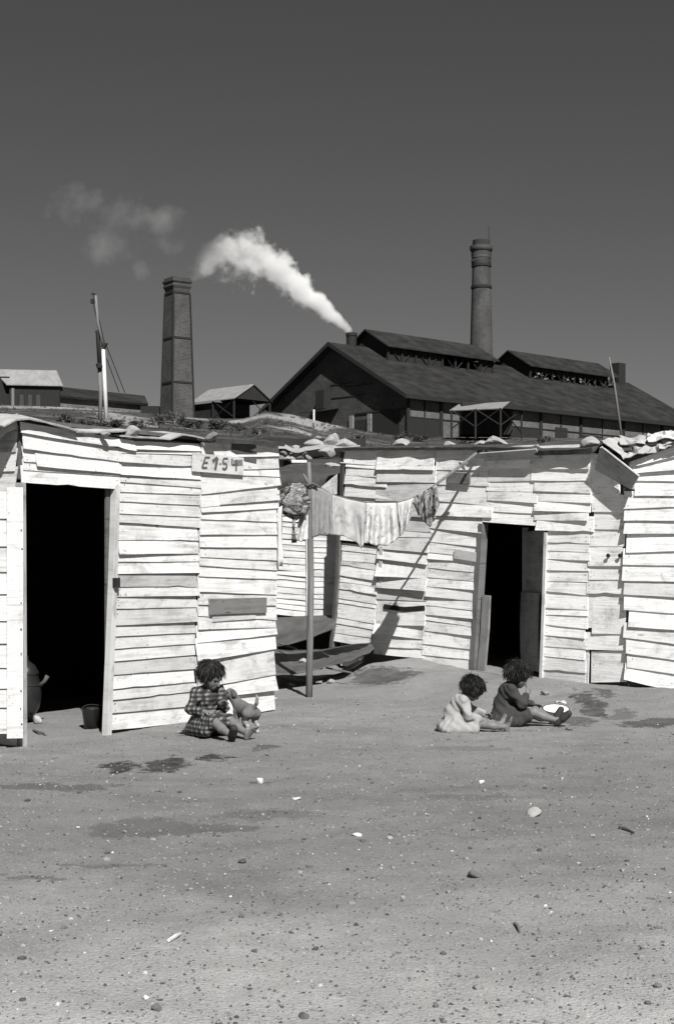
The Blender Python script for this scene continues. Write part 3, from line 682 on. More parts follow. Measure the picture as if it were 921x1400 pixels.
# heaped sacking (several crumpled pieces)
def crumple(name,w_,x0,x1,f_low,f_up,depth,m_,seed,amp=.05,n=44,k=16,off=.08):
    P=[]
    for i in range(k+1):
        v=i/k; row=[]
        for j in range(n+1):
            u=j/n; x=x0+(x1-x0)*u; lo,up=f_low(x),f_up(x)
            y=lo+(up-lo)*(1-(1-v)**1.6)
            nz=amp*(mnoise.noise((x*.05+seed,v*2.2,seed))+.45*mnoise.noise((x*.12+seed,v*4,seed*2))-.6*abs(mnoise.noise((x*.07-v*2,v*2.5+x*.02,seed*3))))
            wv=Wall(w_.A+w_.n*(off-v*depth),w_.B+w_.n*(off-v*depth)); q=wv.px(x,y); q=q+w_.n*(nz*.8)+Vector((0,0,nz*.5)); row.append(q)
        P.append(row)
    mb=MB(); mb.grid(P,thick=.006); return mb.build(name,m_,None,smooth=False)
low=lambda x: 628-(x-845)*.27 if x>850 else 607+(x-826)*.6
upf=lambda x: 604-(x-826)*.12+3*math.sin(x*.13)
o=crumple('sacking',CW,822,cx1,lambda x:min(low(x),611+(x-822)*.45 if x<850 else 999),lambda x:601-(x-826)*.10+2.5*math.sin(x*.17),.55,M['pale_tar'],2,amp=.075,off=.12,n=60,k=20); tag(o,'crumpled pale sacking heaped along the roof of the hut at the picture edge','sacking')
o=crumple('sacking',CW,846,898,lambda x:606,lambda x:596+2*math.sin(x*.2),.35,M['burlap_pale'],9,amp=.06,n=24,off=-.05); tag(o,'folded light piece of sacking lying atop the roof heap','sacking')
o=crumple('sacking',CW,884,cx1,lambda x:602-(x-884)*.06,lambda x:592-(x-884)*.05,.3,M['whitecloth'],15,amp=.06,n=24,off=-.02); tag(o,'white rumpled cloth on top of the roof heap by the picture edge','sacking')

# ------------------------------------------------------------------ BACK HUT and the low stone shelter
BW=Wall((at(366,800,17.5).x,17.5),(at(474,800,17.25).x,17.25))
hut4=thing('wooden_hut','low narrow boarded hut with a sagging tarred roof behind the clothesline pole','hut',(BW.A.x,BW.A.y,.45))
rows=[];y=690
while y<838:
    y+=random.choice([6.5,7.5,8.5,9.5,7]); rows.append((y,y+2.5+.02*(y-690)))
panel(BW,'plank_panel',lambda y:366,lambda y:420,(684,686),rows,hut4,base=0,warpy=.01,tones={i:.86+.1*random.random() for i in range(40)})
rows=[];y=687
while y<838:
    y+=random.choice([6.5,7.5,8.5,9.5,7,8]); rows.append((y,y+1.0))
panel(BW,'plank_panel',lambda y:425,lambda y:474,(684,688),rows,hut4,base=.004,warpy=.01,tones={i:.86+.1*random.random() for i in range(40)})
mb=MB(); stick(mb,BW,[(422.5,690),(422.5,843)],.05,0,.05,.8); mb.build('batten',M['plank_grey'],hut4)
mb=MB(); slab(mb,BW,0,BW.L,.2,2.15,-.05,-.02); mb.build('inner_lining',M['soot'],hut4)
mb=MB()
P=[]
for k,(yy,dd) in enumerate(((690,.12),(676,.20),(662,.22),(652,.2),(647,.05),(641,-.5),(634,-1.2),(629,-2.0),(624,-3.0))):
    row=[]
    for j in range(22):
        x=360+j*5.5
        q=BW.px(x,yy+3*mnoise.noise((x*.06,k*.9,2))*(1 if k<3 else .3),dd+.08*mnoise.noise((x*.05,k*.4,0)))
        if dd<0:
            z=H-(yy-HY)*(q.y)/F; q.z=z
        row.append(q)
    P.append(row)
mb.grid(P,thick=.012); mb.build('roof_sheet',M['tar'],hut4,smooth=True)
stone('roof_stone',at(447,620,19.7)+Vector((0,0,.02)),(.13,.1,.09),61,'big rounded stone on the sagging tarred roof behind the pole','stone','stones weighing down roofs')
stone('roof_stone',at(455,637.5,18.1),(.12,.08,.05),62,'flat white stone near the lip of the sagging tarred roof','stone','stones weighing down roofs')
mb=MB(); mb.box(at(409,631,18.8),.20,.1,.035); tag(mb.build('wood_block',M['plank_grey']),'pale block of wood lying on the sagging tarred roof','block')
# shelter with a dry stone stack
sh=thing('stone_shelter','low dark open shelter with a stone weighted roof up the bank between the huts','shelter',(at(425,620,24).x,24,1.5))
mb=MB(); P=[]
for i,dd in enumerate((22.2,22.8,24.0,25.6)):
    row=[]
    for j in range(30):
        x=370+j*4.2; yy=609.5+1.5*math.sin(x*.11)+(3.5 if 392<x<415 else 0)*math.sin((x-392)*.13)
        q=at(x,yy,22.2); row.append(Vector((q.x*dd/22.2,dd,q.z+.02*(i>0)+.03*i)))
    P.append(row)
mb.grid(P,thick=.06); mb.build('roof_sheet',M['pale_tar'],sh)
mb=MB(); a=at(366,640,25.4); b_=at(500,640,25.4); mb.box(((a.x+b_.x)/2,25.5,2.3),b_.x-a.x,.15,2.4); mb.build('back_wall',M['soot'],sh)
for x in (470,383):
    mb=MB(); mb.tube([at(x,660,22.9),at(x,611,22.9)],.05,8); mb.build('post',M['timber'],sh)
k=0
for row,(y,xs) in enumerate(((627,(386,397,409,421)),(619,(389,399,411,417)),(612.5,(392,404)))):
    for x in xs:
        k+=1; stone('stacked_stone',at(x+random.uniform(-1,1),y,22.28),(random.uniform(.06,.085),.07,random.uniform(.05,.065)),70+k,'fist sized rounded stone stacked in the dark shelter between the huts','stone','stones stacked in the dark shelter',m='stone' if k%3 else 'darkstone',tone=(.8,.55,1.,.65)[k%4],rough=.45)
for i,(x,y,r,lab) in enumerate([(432,604,.14,'long flat pale stone, leftmost of three on the shelter roof'),(453,601,.16,'upright white stone in the middle of three on the shelter roof'),(471,604.5,.15,'flat pale stone, rightmost of three on the shelter roof')]):
    q=at(x,y+3,22.7); stone('roof_stone',q,(r*1.4,r,r*.6) if i!=1 else (r,r,r*.9),90+i,lab,'stone','stones weighing down roofs',rough=.4)
for i,(x,y,D,r,lab) in enumerate([(392,900,15.9,.05,'small dark stone at the left of the lower rusty sheet'),(452,934,14.6,.045,'stone on the earth right of the yard pole under the rusty sheet'),(495,908,15.1,.05,'stone at the right tip of the lower rusty sheet'),(398,938,14.5,.04,'stone on the earth left of the yard pole under the rusty sheet')]):
    q=hit(x,y) if i else at(x,y,D); stone('small_stone',q+Vector((0,0,.015)),(r*1.2,r,r*.7),160+i,lab,'stone',m='darkstone' if i%2==0 else 'stone')
for (a,b_,lab) in [((388,926),(436,936),'narrow broken board lying in the shade below the lower rusty sheet'),((470,921),(508,899),'broken board leaning under the right tip of the lower rusty sheet')]:
    A_,B_=hit(*a),hit(*b_); d_=(B_-A_).normalized(); mb=MB(); mb.box((A_+B_)/2+Vector((0,0,.03)),(B_-A_).length,.07,.02,ax=(d_,Vector((-d_.y,d_.x,0)).normalized(),d_.cross(Vector((-d_.y,d_.x,0)).normalized()))); tag(mb.build('broken_board',M['wood']),lab,'board')
# curved rusty sheets lying between the huts
def curved(name,pts,label,th=.012):
    P=[[at(*p) for p in r] for r in pts]
    # subdivide by Catmull style lerp
    def dense(r,m=10):
        out=[]
        for a,b_ in zip(r,r[1:]):
            for k in range(m): out.append(a.lerp(b_,k/m))
        return out+[r[-1]]
    P=[dense(r) for r in P]; cols=list(zip(*P)); cols=[dense(list(c),8) for c in cols]; P=[list(r) for r in zip(*cols)]
    for it in range(5):
        Q=[[p.copy() for p in r] for r in P]
        for i in range(1,len(P)-1):
            for j in range(1,len(P[0])-1):
                Q[i][j]=(P[i-1][j]+P[i+1][j]+P[i][j-1]+P[i][j+1])/4
        P=Q
    for i in range(len(P)):
        for j in range(len(P[0])): P[i][j]+=Vector((0,0,.012*mnoise.noise((i*.3,j*.2,4))))
    mb=MB(); mb.grid(P,thick=th); return tag(mb.build(name,M['rust'],smooth=True),label,'metal sheet')
curved('metal_sheet',[[(366,846,17.35),(400,844,17.3),(430,843,17.25),(457,842,17.2)],[(366,862,17.0),(400,858,16.95),(430,853,16.85),(457,848,16.75)],[(362,888,16.6),(390,883,16.5),(425,873,16.4),(458,859,16.3)]],'upper curved rusty sheet leaning against the back hut behind the pole')
curved('metal_sheet',[[(362,888,16.2),(400,890,16.2),(440,889,16.2),(480,882,16.2),(507,880,16.2)],[(362,905,15.5),(400,907,15.5),(440,905,15.4),(480,898,15.3),(512,887,15.6)],[(362,925,14.75),(395,923,14.75),(435,915,14.8),(478,904,14.95),(505,893,15.3)]],'lower curved rusty sheet lying lifted off the ground behind the pole')
q=at(414,906,15.42); stone('small_stone',q+Vector((0,0,.02)),(.055,.045,.03),66,'pale stone lying on the lower rusty sheet beside the pole','stone',tone=1.2)
for (a,b_,r,lab) in [((383,880,16.0),(405,887,15.6),.012,'pale stick lying on the lower rusty sheet left of the pole'),((446,913,15.0),(481,920,14.7),.010,'thin stick poking out from under the lower rusty sheet')]:
    mb=MB(); mb.tube([at(*a),at(*b_)],r,6); tag(mb.build('stick',M['timber']),lab,'stick')
# ------------------------------------------------------------------ clothesline
pb=hit(422,953); D0=pb.y
pole=[at(422,953,D0)-Vector((0,0,.15)),at(423.5,880,D0),at(425,800,D0),at(424,720,D0),at(423,660,D0),at(422,632,D0)]
t=thing('clothes_pole','thin bent wooden clothesline pole planted in the yard between the huts','pole',(pole[0].x,pole[0].y,0))
mb=MB(); mb.tube(pole,[.034,.033,.031,.029,.026,.018],10); mb.build('pole_shaft',M['timber'],t,True)
mb=MB(); mb.tube([at(424,668,D0-.02),at(417,652,D0-.04),at(414,648,D0-.04)],[.016,.013,.008],8); mb.build('fork',M['timber'],t,True)
mb=MB(); mb.tube([at(418,664,D0-.03),at(428,661,D0-.05),at(434,664,D0-.02),at(426,668,D0+.03),at(419,664,D0-.03)],.012,6); mb.build('knot',M['rope'],t)
W0=RW.px(659,613,.02)
def lineD(x):
    k=(x-CX)/F; a=Vector((pole[4].x,D0)); b=Vector((W0.x,W0.y)); d=b-a
    tt=(k*a.y-a.x)/(d.x-k*d.y); return a.y+d.y*tt
RP=[(424,661),(433,664),(444,670),(453,676),(475,682),(499,687),(520,688),(541,687.5),(556,684),(568,679),(582,671),(597,661)]
rope=[at(x,y,lineD(x)) for x,y in RP]
mb=MB(); mb.tube(rope,.007,6); tag(mb.build('clothesline',M['rope']),'sagging rope strung from the yard pole to the stick, hung with washing','rope')
mb=MB(); mb.tube([at(595,662.5,lineD(595)),at(625,640,lineD(625)),at(661,612,lineD(660)-.0)],[.014,.017,.019],8); st=mb.build('stick',M['timber']); tag(st,'long stick slanting down from the eave to carry the clothesline','stick')
mb=MB()
for s_ in ((-.03,-.02,.03),(.03,.0,-.05),(.05,.02,.02)):
    q=at(631,636,lineD(631)); mb.tube([q,q+Vector(s_)],[.022,.01],6)
tag(mb.build('rag',M['rope']),'dark knotted rag tied round the slanting clothesline stick','cloth')
L0=LW.px(374,672,.02)
mb=MB(); mb.tube([at(422,661,D0),at(405,664,D0-.2),at(390,668,D0-.45),L0],.006,6); tag(mb.build('clothesline',M['rope']),'short rope from the yard pole to the left hut, holding the dark floral bundle','rope')
def hang(name,top,bot,label,m_,seed,fold=.03,nf=3,m=34,k=26,dbl=.03,Df=None,tones=1.):
    """cloth hung over the rope: top edge and lower edge as photo points; front face and the part folded behind"""
    def along(pts,u):
        s=u*(len(pts)-1); i=min(int(s),len(pts)-2); f=s-i
        return (pts[i][0]+(pts[i+1][0]-pts[i][0])*f, pts[i][1]+(pts[i+1][1]-pts[i][1])*f)
    Df=Df or lineD
    rows=[]
    for i in range(k+1):
        v=i/k; row=[]
        for j in range(m+1):
            u=j/m; a=along(top,u); b=along(bot,u)
            x=a[0]+(b[0]-a[0])*v; y=a[1]+(b[1]-a[1])*v
            D=Df(a[0]+(b[0]-a[0])*.0)-.02-fold*min(1,v*2.5+.15)*(math.sin(u*nf*6.28+seed+v*1.1)+.5*mnoise.noise((u*5,v*2.2,seed))+.45*mnoise.noise((u*9+v*4,v*5-u*3,seed*3)))-.006*mnoise.noise((u*22,v*18,seed))
            y+=(1.6*mnoise.noise((u*9,seed,2))*max(0,v*3-2))
            row.append(at(x,y,D))
        rows.append(row)
    back=[[p+Vector((0,dbl+.02,.0 if i<1 else 0)) for p in r] for i,r in enumerate(rows[:int(k*.75)])]
    P=back[::-1]+rows
    mb=MB(); mb.grid(P,thick=.003,tone=tones); return tag(mb.build(name,M[m_],smooth=True),label,'cloth','washing on the line')
hang('burlap_cloth',[(426,666),(440,668.5),(453,676)],[(427,735),(440,731),(455,731)],'darker burlap cloth hanging directly beside the yard pole','burlap',1,.02,2)
hang('burlap_cloth',[(453.5,677),(475,683),(499,688)],[(455,731),(470,733),(487,741),(494,750),(498,742)],'wider pale burlap cloth with a ragged slanting hem','burlap_pale',2,.03,2)
hang('printed_cloth',[(500.5,688),(520,688.5),(541,688)],[(500,741),(512,746),(530,746),(546,735)],'white sprigged cloth in the middle of the washing','sprig',3,.035,3)
hang('small_cloth',[(543,688),(555,685),(565,681)],[(546,734),(551,728),(562,706)],'small pale cloth between the white sprigged cloth and the floral one','whitecloth',4,.03,2,tones=.85)
hang('floral_cloth',[(562,681.5),(580,672),(596,662)],[(572,705),(580,714),(588,721),(600,690)],'dark floral cloth at the stick end of the washing line','floral',5,.04,2.5)
hang('triangular_cloth',[(437,668),(449,658),(461,648)],[(437,669),(450,678),(460.5,676)],'triangular grey cloth corner sticking up behind the burlap washing','burlap_pale',6,.01,1,Df=lambda x:D0+.35)
# bundle left of the pole
P=[];n=40;m=30
cT=at(404,664,D0-.25)
for i in range(m+1):
    v=i/m; row=[]
    cx=404-2*math.sin(v*3); y=661+v*50; r=(.06+.075*math.sin(min(1,v*1.25)*math.pi*.75)) if v<.85 else .09*(1-v)/.15+.012
    for j in range(n+1):
        th=2*math.pi*j/n
        q=at(cx,y,D0-.25); rr=r*(1+.22*mnoise.noise((th*2.2,v*14,7))+.28*mnoise.noise((math.cos(th)*2,math.sin(th)*2,v*5))+.16*math.sin(th*6+v*5))
        row.append(q+Vector((rr*math.cos(th),rr*.7*math.sin(th),.01*mnoise.noise((th,v*9,1)))))
    P.append(row)
mb=MB(); mb.grid(P); mb.tube([at(402,706,D0-.27),at(401,722,D0-.27),at(402,742,D0-.26)],[.02,.012,.028],7); tag(mb.build('floral_bundle',M['floral'],smooth=True),'bunched dark floral garment hanging left of the yard pole','cloth','washing on the line')
hang('white_cloth',[(413,692),(419,686),(421,684)],[(405,725),(409,741),(421,737)],'small white cloth hanging below the floral bundle by the pole','whitecloth',8,.02,1.5,Df=lambda x:D0-.16)

# ------------------------------------------------------------------ figures: smooth surfaces from joined, tapering limbs
class SDF:
    def __init__(s,lo,hi,h):
        s.lo=np.array(lo,float); s.h=h; s.n=np.ceil((np.array(hi)-s.lo)/h).astype(int)+1
        s.f=np.full(s.n,10.,np.float32)
    def _sub(s,a,b):
        i0=np.maximum(0,np.floor((a-s.lo)/s.h).astype(int)); i1=np.minimum(s.n,np.ceil((b-s.lo)/s.h).astype(int)+1)
        if (i1<=i0).any(): return None,None
        sl=tuple(slice(x,y) for x,y in zip(i0,i1))
        g=[s.lo[k]+s.h*np.arange(i0[k],i1[k]) for k in range(3)]
        return sl,np.meshgrid(*g,indexing='ij')
    def blend(s,sl,d,k):
        f=s.f[sl]
        if k>0:
            hh=np.clip(.5+.5*(f-d)/k,0,1); s.f[sl]=d*hh+f*(1-hh)-k*hh*(1-hh)
        else: s.f[sl]=np.minimum(f,d)
    def cap(s,a,b,ra,rb,k=.02,noise=None,squash=None):
        a=np.array(a,float);b=np.array(b,float); R=max(ra,rb)+k*2+.03
        sl,g=s._sub(np.minimum(a,b)-R,np.maximum(a,b)+R)
        if sl is None: return
        p=np.stack(g,-1)-a; ab=b-a; L=max(1e-9,ab@ab); t=np.clip((p@ab)/L,0,1)
        q=p-t[...,None]*ab
        d=np.sqrt((q*q).sum(-1))-(ra+(rb-ra)*t)
        if noise is not None: d=d+noise(*g)
        s.blend(sl,d.astype(np.float32),k)
    def ell(s,c,r,k=.02,R=None,noise=None,sub=False):
        c=np.array(c,float); r=np.array(r,float); m=r.max()+k*2+.03
        sl,g=s._sub(c-m,c+m)
        if sl is None: return
        p=np.stack(g,-1)-c
        if R is not None: p=p@R       # columns of R are the local axes
        k0=np.sqrt(((p/r)**2).sum(-1)); k1=np.sqrt(((p/r**2)**2).sum(-1))+1e-9
        d=k0*(k0-1)/k1
        if noise is not None: d=d+noise(*g)
        if sub:
            f=s.f[sl]; hh=np.clip(.5-.5*(f+d)/max(k,1e-6),0,1); s.f[sl]=f*(1-hh)+(-d)*hh+k*hh*(1-hh)
        else: s.blend(sl,d.astype(np.float32),k)
    def mesh(s):
        F_=s.f; S=F_<0; n=s.n
        c=np.zeros(n-1,int); cor=[(i,j,k) for i in (0,1) for j in (0,1) for k in (0,1)]
        for i,j,k in cor: c+=S[i:n[0]-1+i,j:n[1]-1+j,k:n[2]-1+k]
        act=(c>0)&(c<8); idx=np.full(n-1,-1); ids=np.argwhere(act); idx[act]=np.arange(len(ids))
        acc=np.zeros((len(ids),3)); cnt=np.zeros(len(ids))
        for a in cor:
            for ax in range(3):
                if a[ax]: continue
                b=list(a); b[ax]=1
                fa=F_[tuple((ids+np.array(a)).T)]; fb=F_[tuple((ids+np.array(b)).T)]
                m=(fa<0)!=(fb<0); tt=np.where(m,fa/np.where(fa==fb,1,fa-fb),0)
                pt=ids+np.array(a)+0.; pt[:,ax]+=tt
                acc[m]+=pt[m]; cnt[m]+=1
        V=s.lo+s.h*(acc/np.maximum(cnt,1)[:,None])
        faces=[]
        for ax in range(3):
            u,v=[(1,2),(2,0),(0,1)][ax]
            sh=[slice(None)]*3; A=[slice(1,-1)]*3; A[ax]=slice(0,-1); B=[slice(1,-1)]*3; B[ax]=slice(1,None)
            e=S[tuple(A)]!=S[tuple(B)]; pos=np.argwhere(e)+np.array([0 if q==ax else 1 for q in range(3)])
            if not len(pos): continue
            ins=S[tuple(pos.T)]
            def cell(du,dv):
                p=pos.copy(); p[:,u]-=du; p[:,v]-=dv; return idx[tuple(p.T)]
            q=np.stack([cell(1,1),cell(0,1),cell(0,0),cell(1,0)],1)
            q=np.where(ins[:,None],q,q[:,::-1]); q=q[(q>=0).all(1)]; faces.append(q)
        return V,np.concatenate(faces)
def sdf_object(name,S,mat_,origin,d,parent=None,tonef=None):
    V,Fc=S.mesh()
    d=Vector((d[0],d[1],0)).normalized(); l=Vector((-d.y,d.x,0))
    me=bpy.data.meshes.new(name)
    X=np.stack([V[:,0]*d.x+V[:,1]*l.x, V[:,0]*d.y+V[:,1]*l.y, V[:,2]],1)
    me.from_pydata(X.tolist(),[],Fc.tolist()); me.update()
    me.polygons.foreach_set('use_smooth',np.ones(len(Fc),dtype=bool))
    ca=me.color_attributes.new('tone','FLOAT_COLOR','POINT'); t=np.ones(len(V),np.float32) if tonef is None else tonef(V).astype(np.float32)
    ca.data.foreach_set('color',np.stack([t,t,t,np.ones_like(t)],1).ravel())
    uv=me.uv_layers.new(name='UVMap'); li=np.empty(len(me.loops),dtype=np.int32); me.loops.foreach_get('vertex_index',li)
    uv.data.foreach_set('uv',np.stack([V[li,0]+V[li,1]*.6,V[li,2]],1).astype(np.float32).ravel())
    me.materials.append(mat_); o=bpy.data.objects.new(name,me); C.objects.link(o)
    if parent is None: o.location=origin
    else: o.parent=parent
    return o
def frame(pitch,yaw,roll=0):
    """columns: forward, left, up of the head"""
    R=Matrix.Rotation(yaw,3,'Z')@Matrix.Rotation(pitch,3,'Y')@Matrix.Rotation(roll,3,'X')
    return np.array(R)
def head(S,c,R,s):
    c=np.array(c); w=lambda f,l,u: c+R@np.array([f,l,u])*s
    S.ell(w(-.008,0,.012),np.array((.088,.072,.080))*s,.01,R)         # skull
    S.ell(w(.022,0,-.038),np.array((.056,.055,.055))*s,.03,R)         # face and cheeks
    S.ell(w(.052,0,-.074),np.array((.020,.022,.016))*s,.02,R)         # chin
    S.cap(w(.076,0,-.012),w(.090,0,-.036),.008*s,.011*s,.012)         # nose
    for e in (-1,1):
        S.ell(w(.066,e*.030,-.010),np.array((.014,.017,.011))*s,.006,R,sub=True)   # eye sockets
        S.ell(w(.060,e*.030,-.011),np.array((.012,.012,.010))*s,.002,R)            # eyes
        S.ell(w(-.002,e*.073,-.022),np.array((.018,.008,.024))*s,.006,R)           # ears
        S.cap(w(.074,e*.016,.006),w(.062,e*.045,.006),.006*s,.005*s,.01)           # brows
    S.cap(w(.073,-.014,-.056),w(.073,.014,-.056),.006*s,.006*s,.006)              # lips
    S.cap(w(.071,-.012,-.064),w(.071,.012,-.064),.006*s,.006*s,.006)
def hand(S,wr,dirv,palm,s,curl=.5,side=1):
    """palm plus four fingers and a thumb leaving its side; dirv = towards fingers, palm = palm normal"""
    d=np.array(dirv,float); d/=np.linalg.norm(d); p=np.array(palm,float); p-=d*(p@d); p/=np.linalg.norm(p); x=np.cross(d,p)*side
    wr=np.array(wr,float); L=.045*s
    for o in (-.016,-.005,.006,.016): S.cap(wr+x*o*s*.7,wr+d*L+x*o*s*1.15,.012*s,.0095*s,.006)
    for o,ln in ((-.018,.032),(-.006,.040),(.006,.043),(.018,.038)):
        a=wr+d*L+x*o*s*1.15; ln*=s
        c1=curl*.6; b=a+(d*math.cos(c1)+p*math.sin(c1))*ln*.45; c2=curl*1.4; e=b+(d*math.cos(c2)+p*math.sin(c2))*ln*.33; c3=curl*2.1; g=e+(d*math.cos(c3)+p*math.sin(c3))*ln*.26
        S.cap(a,b,.0068*s,.0062*s,.002); S.cap(b,e,.0062*s,.0058*s,.002); S.cap(e,g,.0058*s,.005*s,.002)
    a=wr+d*L*.3+x*.020*s; b=a+(x*.6+d*.7+p*.4)*.020*s; e=b+(d*.85+p*.5)*.018*s
    S.cap(a,b,.0085*s,.0075*s,.004); S.cap(b,e,.0072*s,.006*s,.002)
def foot(S,an,toe,s,up=(0,0,1)):
    an=np.array(an,float); t=np.array(toe,float); t/=np.linalg.norm(t); u=np.array(up,float); u-=t*(u@t); u/=np.linalg.norm(u); x=np.cross(t,u)
    heel=an-t*.022*s-u*.018*s; S.cap(an,heel,.024*s,.021*s,.012); ball=an+t*.075*s-u*.018*s
    S.cap(heel,ball+x*.010*s,.020*s,.014*s,.015); S.cap(an+t*.01*s,ball-x*.012*s,.020*s,.013*s,.015)
    for i,o in enumerate((-.024,-.012,0,.011,.021)):
        a=ball+x*o*s; S.cap(a,a+t*(.030-.003*abs(i-1))*s,.0085*s,.0072*s,.004)
    return ball
def child(label,origin,d,J,s,dress,dmat,hairspec,skirt_r,shoes=False,sleeve=.9,group='children sitting in the yard'):
    h=.005
    lo=(-.32,-.36,-.03); hi=(.78,.36,.70)
    S=SDF(lo,hi,h)
    n=lambda x:np.array(x,float)
    pel,chest,neck=n(J['pel']),n(J['chest']),n(J['neck']); hc=n(J['head'])
    # body
    S.cap(pel+(0,.030*s,0),pel-(0,.030*s,0),.072*s,.072*s,.02); mid=(pel+chest)/2+n(J.get('mid',(-.01,0,0)))
    S.cap(pel,mid,.070*s,.066*s,.04); S.cap(mid,chest,.066*s,.072*s,.04); S.cap(chest+(0,.035*s,0),chest-(0,.035*s,0),.06*s,.06*s,.03)
    S.cap(chest+n((.0,0,.05*s)),neck,.045*s,.028*s,.03); S.cap(neck,hc,.027*s,.030*s,.02)
    R=frame(*J['hrot']); head(S,hc,R,s)
    for side in ('R','L'):
        e=-1 if side=='R' else 1
        sh,el,wr=n(J['sh'+side]),n(J['el'+side]),n(J['wr'+side])
        S.cap(chest+n((0,e*.03*s,.035*s)),sh,.045*s,.036*s,.03); S.cap(sh,el,.033*s,.025*s,.015); S.cap(el,wr,.025*s,.017*s,.012)
        hd=J['hand'+side]; hand(S,wr,hd[0],hd[1],s*.92,hd[2],e)
        hp,kn,an=n(J['hip'+side]),n(J['kn'+side]),n(J['an'+side])
        S.cap(pel+n((0,e*.03*s,-.005)),hp,.06*s,.058*s,.03); S.cap(hp,kn,.056*s,.038*s,.02); 
        S.cap(kn,kn*.55+an*.45+n((0,0,-.006*s)),.037*s,.035*s,.015); S.cap(kn*.55+an*.45+n((0,0,-.006*s)),an,.034*s,.020*s,.015)
        foot(S,an,J['toe'+side],s,J.get('fup'+side,(-.2,0,1)))
    hair_c=hc+R@n((-.02,0,.035))*s
    def tf(V):
        q=(V-hc)@R/s; t=np.ones(len(V))
        for e in (-1,1):
            dd=np.linalg.norm(q-np.array((.070,e*.030,-.010)),axis=1); t[dd<.013]=.25
        lips=(abs(q[:,1])<.018)&(q[:,0]>.066)&(abs(q[:,2]+.060)<.008); t[lips]=.6
        return t
    body=sdf_object('person',S,M['skin'],origin,d,tonef=tf); tag(body,label,'child',group)
    # clothes: looser surfaces over the same limbs
    S=SDF(lo,hi,h); ph=random.random()*9
    fo=lambda X,Y,Z: .0035*np.sin(X*55+Y*40+np.sin(Z*38)*1.6+ph)+.0025*np.sin(Z*95-Y*70+X*30+np.sin(X*40))
    S.cap(pel+(0,.03*s,0),pel-(0,.03*s,0),.088*s,.088*s,.03,fo); S.cap(pel,mid,.088*s,.080*s,.04,fo); S.cap(mid,chest,.082*s,.083*s,.04,fo)
    S.cap(chest+(0,.04*s,.005),chest-(0,.04*s,-.005),.066*s,.066*s,.03,fo); S.cap(chest+n((0,0,.04*s)),neck-(neck-chest)*.12,.055*s,.042*s,.03)
    for side in ('R','L'):
        e=-1 if side=='R' else 1
        sh,el,wr=n(J['sh'+side]),n(J['el'+side]),n(J['wr'+side])
        S.cap(chest+n((0,e*.03*s,.035*s)),sh,.056*s,.044*s,.045,fo); S.cap(sh,el,.042*s,.038*s,.035,fo)
        if sleeve>0: S.cap(el,el+(wr-el)*sleeve,.041*s,.030*s,.012,fo)
        hp,kn,an=n(J['hip'+side]),n(J['kn'+side]),n(J['an'+side])
        S.cap(pel,hp+(kn-hp)*.25,.09*s,.078*s,.04,fo)
        S.cap(hp,hp+(kn-hp)*skirt_r,.078*s,.062*s,.04,fo)
    for a,b,ra,rb in J.get('cloth',()):
        S.cap(a,b,ra,rb,.03,lambda X,Y,Z: .006*np.sin(X*95+np.sin(Y*40)*2+ph)*np.cos(Y*60+Z*30))
    # open the neckline and trim at the ground
    S.ell(neck+n((.02,0,.03))*s,n((.05,.045,.035))*s,.01,sub=True)
    S.f=np.maximum(S.f,(-(S.lo[2]+S.h*np.arange(S.n[2]))-.004)[None,None,:].astype(np.float32))
    sdf_object(dress,S,M[dmat],origin,d,body)
    # hair
    S=SDF(lo,hi,.004)
    nz=lambda X,Y,Z: .003*np.sin(X*160+ph)*np.sin(Y*170+Z*15)+.002*np.sin(X*90+Y*70)
    hs=hairspec
    S.ell(hc+R@n(hs['c'])*s,n(hs['r'])*s,.01,R,nz)
    S.ell(hc+R@n((.088,0,-.050))*s,n((.052,.060,.072))*s,.012,R,sub=True)
    S.ell(hc+R@n((.0,0,-.155))*s,n((.11,.09,.075))*s,.012,R,sub=True)
    hair=sdf_object('hair',S,M['hair'],origin,d,body)
    # loose strands
    mb=MB(); dd=Vector((d[0],d[1],0)).normalized(); ll=Vector((-dd.y,dd.x,0))
    tow=lambda q: Vector((q[0]*dd.x+q[1]*ll.x,q[0]*dd.y+q[1]*ll.y,q[2]))
    cnt=0
    while cnt<hs.get('n',420):
        v=rng.normal(size=3); v/=np.linalg.norm(v)
        if v[2]<-.55 or (v[0]>.38 and v[2]<.55): continue
        p=np.array(hs['c'])+v*np.array(hs['r'])*.97
        if p[0]>.05 and p[2]<.03: continue
        cnt+=1
        gl=np.linalg.inv(R)@np.array((0,0,-1.)); tg=gl-v*(gl@v); out=np.array((v[0]+.25,v[1],0.)); out/=np.linalg.norm(out)+1e-6
        pts=[]; q=p.copy(); dirv=tg*1.1+out*.9*max(0,v[2])+v*(hs.get('puff',.5)*(1-.6*max(0,v[2])))-v*.25*max(0,v[2])+rng.normal(size=3)*.22
        L=random.uniform(.03,.075)*hs.get('len',1.)
        for i in range(4):
            pts.append(tow(hc+R@q*s)); q=q+dirv/np.linalg.norm(dirv)*L/3; dirv=dirv/np.linalg.norm(dirv)+gl*.45+rng.normal(size=3)*.10
        side=(pts[1]-pts[0]).cross(Vector(rng.normal(size=3))).normalized()
        w=[.0028,.0026,.0018,.0005]; vs=[]
        for a,b in zip(pts,w): vs+= [a-side*b*s,a+side*b*s]
        mb.add(vs,[(2*i,2*i+1,2*i+3,2*i+2) for i in range(3)],None)
    st=mb.build('hair_strands',M['hair']); st.parent=hair
